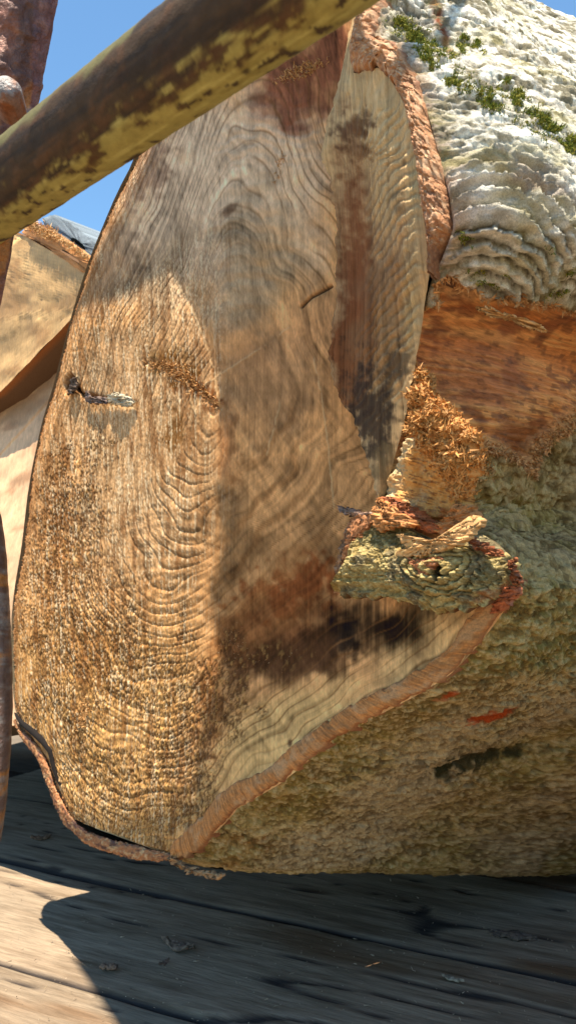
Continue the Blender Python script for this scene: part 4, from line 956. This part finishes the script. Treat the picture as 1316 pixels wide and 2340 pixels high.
def post():
    # square stake leaning a little, behind the pipe
    dep = .95
    top = at_depth(np.array(135. + 76), np.array(-400.), np.array(dep)); botm = at_depth(np.array(-80.), np.array(1130.), np.array(dep + .03))
    edge = np.stack([top, botm]); ax = (botm - top); ax /= np.linalg.norm(ax)
    sidev = np.array([.62, .78, 0.0]); frontv = np.array([-1.0, .12, 0.0])
    w1, w2 = .062, .056
    # corner between the two visible faces runs at px 60ish; the right edge sits back along sidev
    C0 = at_depth(np.array(66. + 76), np.array(-400.), np.array(dep - .04)); C1 = at_depth(np.array(-150.), np.array(1130.), np.array(dep - .01))
    C0 = top - sidev * w2; C1 = botm - sidev * w2
    n = 420; l = np.linspace(0, 1, n)
    prof = []
    for k in range(24): prof.append(sidev * w2 * (1 - k / 23.0))
    for k in range(1, 30): prof.append(frontv * w1 * (k / 29.0))
    for k in range(1, 6): prof.append(frontv * w1 + sidev * w2 * (k / 5.0))
    prof = np.array(prof)
    # soften the corner
    prof2 = prof.copy()
    for _ in range(3): prof2[1:-1] = (prof2[:-2] + 2 * prof2[1:-1] + prof2[2:]) / 4
    base = C0[None] * (1 - l[:, None]) + C1[None] * l[:, None]
    V = base[:, None] + prof2[None]
    px, py = proj(V)
    s = l[:, None] * np.linalg.norm(C1 - C0); q = np.arange(len(prof))[None] * .0025
    n1 = fbm2(s * 25, q * 30, 4, 820); n2 = fbm2(s * 90, q * 100, 4, 821); n3 = fbm2(s * 14, q * 60, 3, 822)
    out = np.cross(ax, np.gradient(prof2, axis=0)); out /= np.linalg.norm(out, axis=1, keepdims=True)
    if (out[30] @ np.array([0, -1, 0])) < 0: out = -out
    h = .0022 * n1 + .0012 * n2 + .003 * sstep(.2, .5, ridged(s * 20, q * 34, 3, 823)) * (1 - 0 * s)
    weld = np.exp(-((py - (238 + .35 * px)) / 12) ** 2) * (px > 10); h = h + .004 * weld
    V = V + h[..., None] * out[None]
    c = np.zeros(V.shape) + np.array([0.23, 0.09, 0.055]); c = mix(c, (0.38, 0.19, 0.13), .8 * sstep(0, .5, n2)); c = mix(c, (0.10, 0.05, 0.04), .8 * sstep(.1, .6, n1)); c = mix(c, (0.50, 0.20, 0.04), .8 * sstep(.15, .55, n3) * sstep(150, 260, py) )
    c = mix(c, (0.22, 0.25, 0.30), .7 * weld * sstep(-.2, .3, n2)); c = mix(c, (0.13, 0.07, 0.09), .45 * (px > 75))  # side face painted darker and purplish, its shade put into the colour
    root = empty('steel_post', (0, 0, 0)); tag(root, 'rusty square steel post with a bolt head, behind the yellow pipe at left', 'post')
    grid_obj('post_body', V, np.clip(c, .01, .8), M_rust, root)
    # bolt head: a dome on a thick washer
    ctr = at_depth(np.array(14.), np.array(205.), np.array(.865)); nrm_ = -ray(np.array(14.), np.array(205.)); nrm_ /= np.linalg.norm(nrm_)
    nrm_ = np.array([.15, -.95, .1]); nrm_ /= np.linalg.norm(nrm_)
    a = np.cross(nrm_, Z); a /= np.linalg.norm(a); b = np.cross(a, nrm_)
    prof = [(0.0, .017), (.004, .0168), (.009, .0155), (.013, .0115), (.0155, .006), (.0162, .0005)]; prof = [(-.03, .017)] + prof
    th = np.linspace(0, 2 * math.pi, 32, endpoint=False); Vb = []
    for (hh, r) in prof: Vb.append(ctr + nrm_ * (hh - .006) + (np.cos(th)[:, None] * a + np.sin(th)[:, None] * b) * (r * (1 + .05 * noise2(th * 3, 0 * th, 9)))[:, None])
    Vb = np.array(Vb); X, Y = proj(Vb)
    cb = np.zeros(Vb.shape) + np.array([0.30, 0.27, 0.25]); cb = mix(cb, (0.28, 0.10, 0.04), sstep(-.1, .5, fbm2(X / 14, Y / 14, 3, 9)) * .8 + (Y > 215) * .6)
    grid_obj('bolt_head', Vb, cb, M_rust, root, wrap=True)
post()

def curved_bar():
    # bowed flat steel bar; only its right edge enters the picture
    pts = [(-70, 1000), (-30, 1100), (-2, 1180), (10, 1270), (18, 1400), (23, 1520), (24, 1620), (20, 1720), (12, 1820), (3, 1900), (-10, 1960), (-40, 2080), (-80, 2250)]
    A = np.array(pts, float); R_ = smooth_line(at_depth(A[:, 0], A[:, 1], np.full(len(A), .92)), 300)
    t = np.linspace(0, 1, 24); s = np.linspace(0, 1, 300)[:, None]
    V = R_[:, None] + (-np.array([1.0, .25, 0]) * .07)[None, None] * t[None, :, None]
    V = V - (np.array([0, 1, 0.]) * .010)[None, None] * np.sin(math.pi * np.clip(t * 6, 0, .5))[None, :, None]
    n1 = fbm2(s * 30, t[None] * 4, 4, 840); n2 = fbm2(s * 100, t[None] * 12, 3, 841)
    V = V - (np.array([0, 1, 0.]))[None, None] * (.0012 * n1 + .0006 * n2)[..., None]
    back = V[:, :1] + np.array([-.004, .02, 0]); V = np.concatenate([back, V], 1); n1 = np.concatenate([n1[:, :1], n1], 1); n2 = np.concatenate([n2[:, :1], n2], 1)
    c = np.zeros(V.shape) + np.array([0.15, 0.085, 0.06]); c = mix(c, (0.42, 0.17, 0.04), sstep(.1, .6, n1)); c = mix(c, (0.26, 0.23, 0.2), .6 * sstep(.1, .5, n2))
    o = grid_obj('steel_bar', V, np.clip(c, .01, .8), M_rust, None, flip=True)
    tag(o, 'bowed rusty steel bar standing at the left edge beside the big log', 'steel bar')
curved_bar()

# unseen plate added overhead, outline worked back from the shade on face and deck
def overhead():
    HZ = 2.05
    def upto(P): P = np.asarray(P, float); return P + SUN * ((HZ - P[2]) / SUN[2])
    F = lambda x, y, wo=0.0: upto(on_face(np.array(float(x)), np.array(float(y)), wo)); D = lambda x, y: upto(on_z(np.array(float(x)), np.array(float(y))))
    poly = [F(160, 755), F(390, 622), F(455, 745), F(505, 870), F(498, 960), F(528, 1060), F(492, 1150), F(520, 1290), F(478, 1400), F(512, 1540), F(462, 1690), F(440, 1850), D(165, 2185), D(270, 2345), D(420, 2600), D(1000, 2500), D(1150, 2200),
            F(900, 1500, .02), F(840, 1100, .05), F(900, 800, .1), F(930, 500, .13), F(860, 250, .11), F(790, 60, .06), F(760, -150, .03), F(560, -200, 0), F(330, 400, 0), F(250, 560)]
    P = np.array(poly); P[:, 2] = HZ
    root = empty('shade_plate', (0, 0, 0)); tag(root, 'flat rusty steel gusset plate bolted high on the rack above the yellow pipe', 'steel plate')
    slab_obj('plate_body', P, np.array([0, 0, .012]), M_rust, root, col=np.array([0.2, 0.09, 0.05]))
overhead()

# ================================================================== DEBRIS ON THE DECK
M_chip = material('bark_chip', .85, None, ((250, .002),), None, .35, 200, .2)
def chip(px, py, size, label, name, seed, curlx=False, tint=(0.20, 0.13, 0.08), ln=1.0, ang=0.0):
    c0 = on_z(np.array(float(px)), np.array(float(py)), DZ + .004)
    n, m_ = 34, 16; a = np.linspace(-1, 1, n)[:, None]; b = np.linspace(-1, 1, m_)[None, :]
    rr = 1 + .25 * noise2(a * 3 + seed, b * 2, seed); wdt = np.sqrt(np.clip(1 - a * a, 0.02, 1)) * (1 + .3 * noise2(a * 4, b * 0 + seed, seed + 1))
    X = a * size * ln * rr; Y = b * size * .5 * wdt
    zz = size * .12 * (1 - b * b) * wdt + size * .14 * fbm2(a * 3, b * 3, 3, seed + 2) + (size * .35 * (a * a) if curlx else 0) + .004
    ca, sa = math.cos(ang), math.sin(ang)
    V = np.stack([c0[0] + X * ca - Y * sa, c0[1] + X * sa + Y * ca, c0[2] + zz + 0 * X], -1)
    V2 = V.copy(); V2[..., 2] -= size * .16; V = np.concatenate([V, V2[:, ::-1]], 1)
    g = fbm2(V[..., 0] * 180, V[..., 1] * 180, 3, seed + 5); c = np.zeros(V.shape) + np.array(tint); c = c * (1 + .5 * g)[..., None]
    o = grid_obj(name, V, np.clip(c, .01, .8), M_chip, None, wrap=True); tag(o, label, 'bark chip' if name == 'bark_chip' else 'splinter', 'bark chips on the deck' if name == 'bark_chip' else None)
chip(250, 2212, .020, 'lumpy brown bark chip beside the shadow notch on the deck', 'bark_chip', 900, False, (0.20, 0.12, 0.075))
chip(408, 2166, .028, 'long curled bark chip lying in shade right of the sunlit patch', 'bark_chip', 910, True, (0.19, 0.13, 0.09), 1.3, -.5)
chip(375, 2205, .013, 'small dark bark chip just left below the long curled one', 'bark_chip', 920, True, (0.16, 0.10, 0.07), 1.0, .9)
chip(1170, 2140, .030, 'flat dark bark chip in deep shade at lower right', 'bark_chip', 930, False, (0.14, 0.10, 0.075), 1.5, -.3)
chip(95, 1918, .022, 'brown bark chip lying on the deck below the left edge of the big log', 'bark_chip', 940, True, (0.17, 0.10, 0.06), 1.2, .2)
chip(1030, 2240, .012, 'pale thin splinter on the shaded deck at lower right', 'wood_splinter', 960, True, (0.35, 0.28, 0.2), 1.8, -.6)

def litter():
    n = 420; a = rng.random(n); X = rng.uniform(0, 1316, n); Y = rng.uniform(2010, 2340, n); B = on_z(X, Y, DZ + .004)
    d = rng.normal(size=(n, 3)); d[:, 2] = abs(d[:, 2]) * .15
    cc = np.array([0.42, 0.31, 0.2]) * (.35 + .8 * rng.random((n, 1)))
    o = shards('wood_crumbs', B, d, .002 + .009 * rng.random(n) ** 3, .001 + .0016 * rng.random(n), cc, M_fibre, None)
    tag(o, 'fine pale wood crumbs strewn over the grey deck planks', 'wood crumbs')
litter()
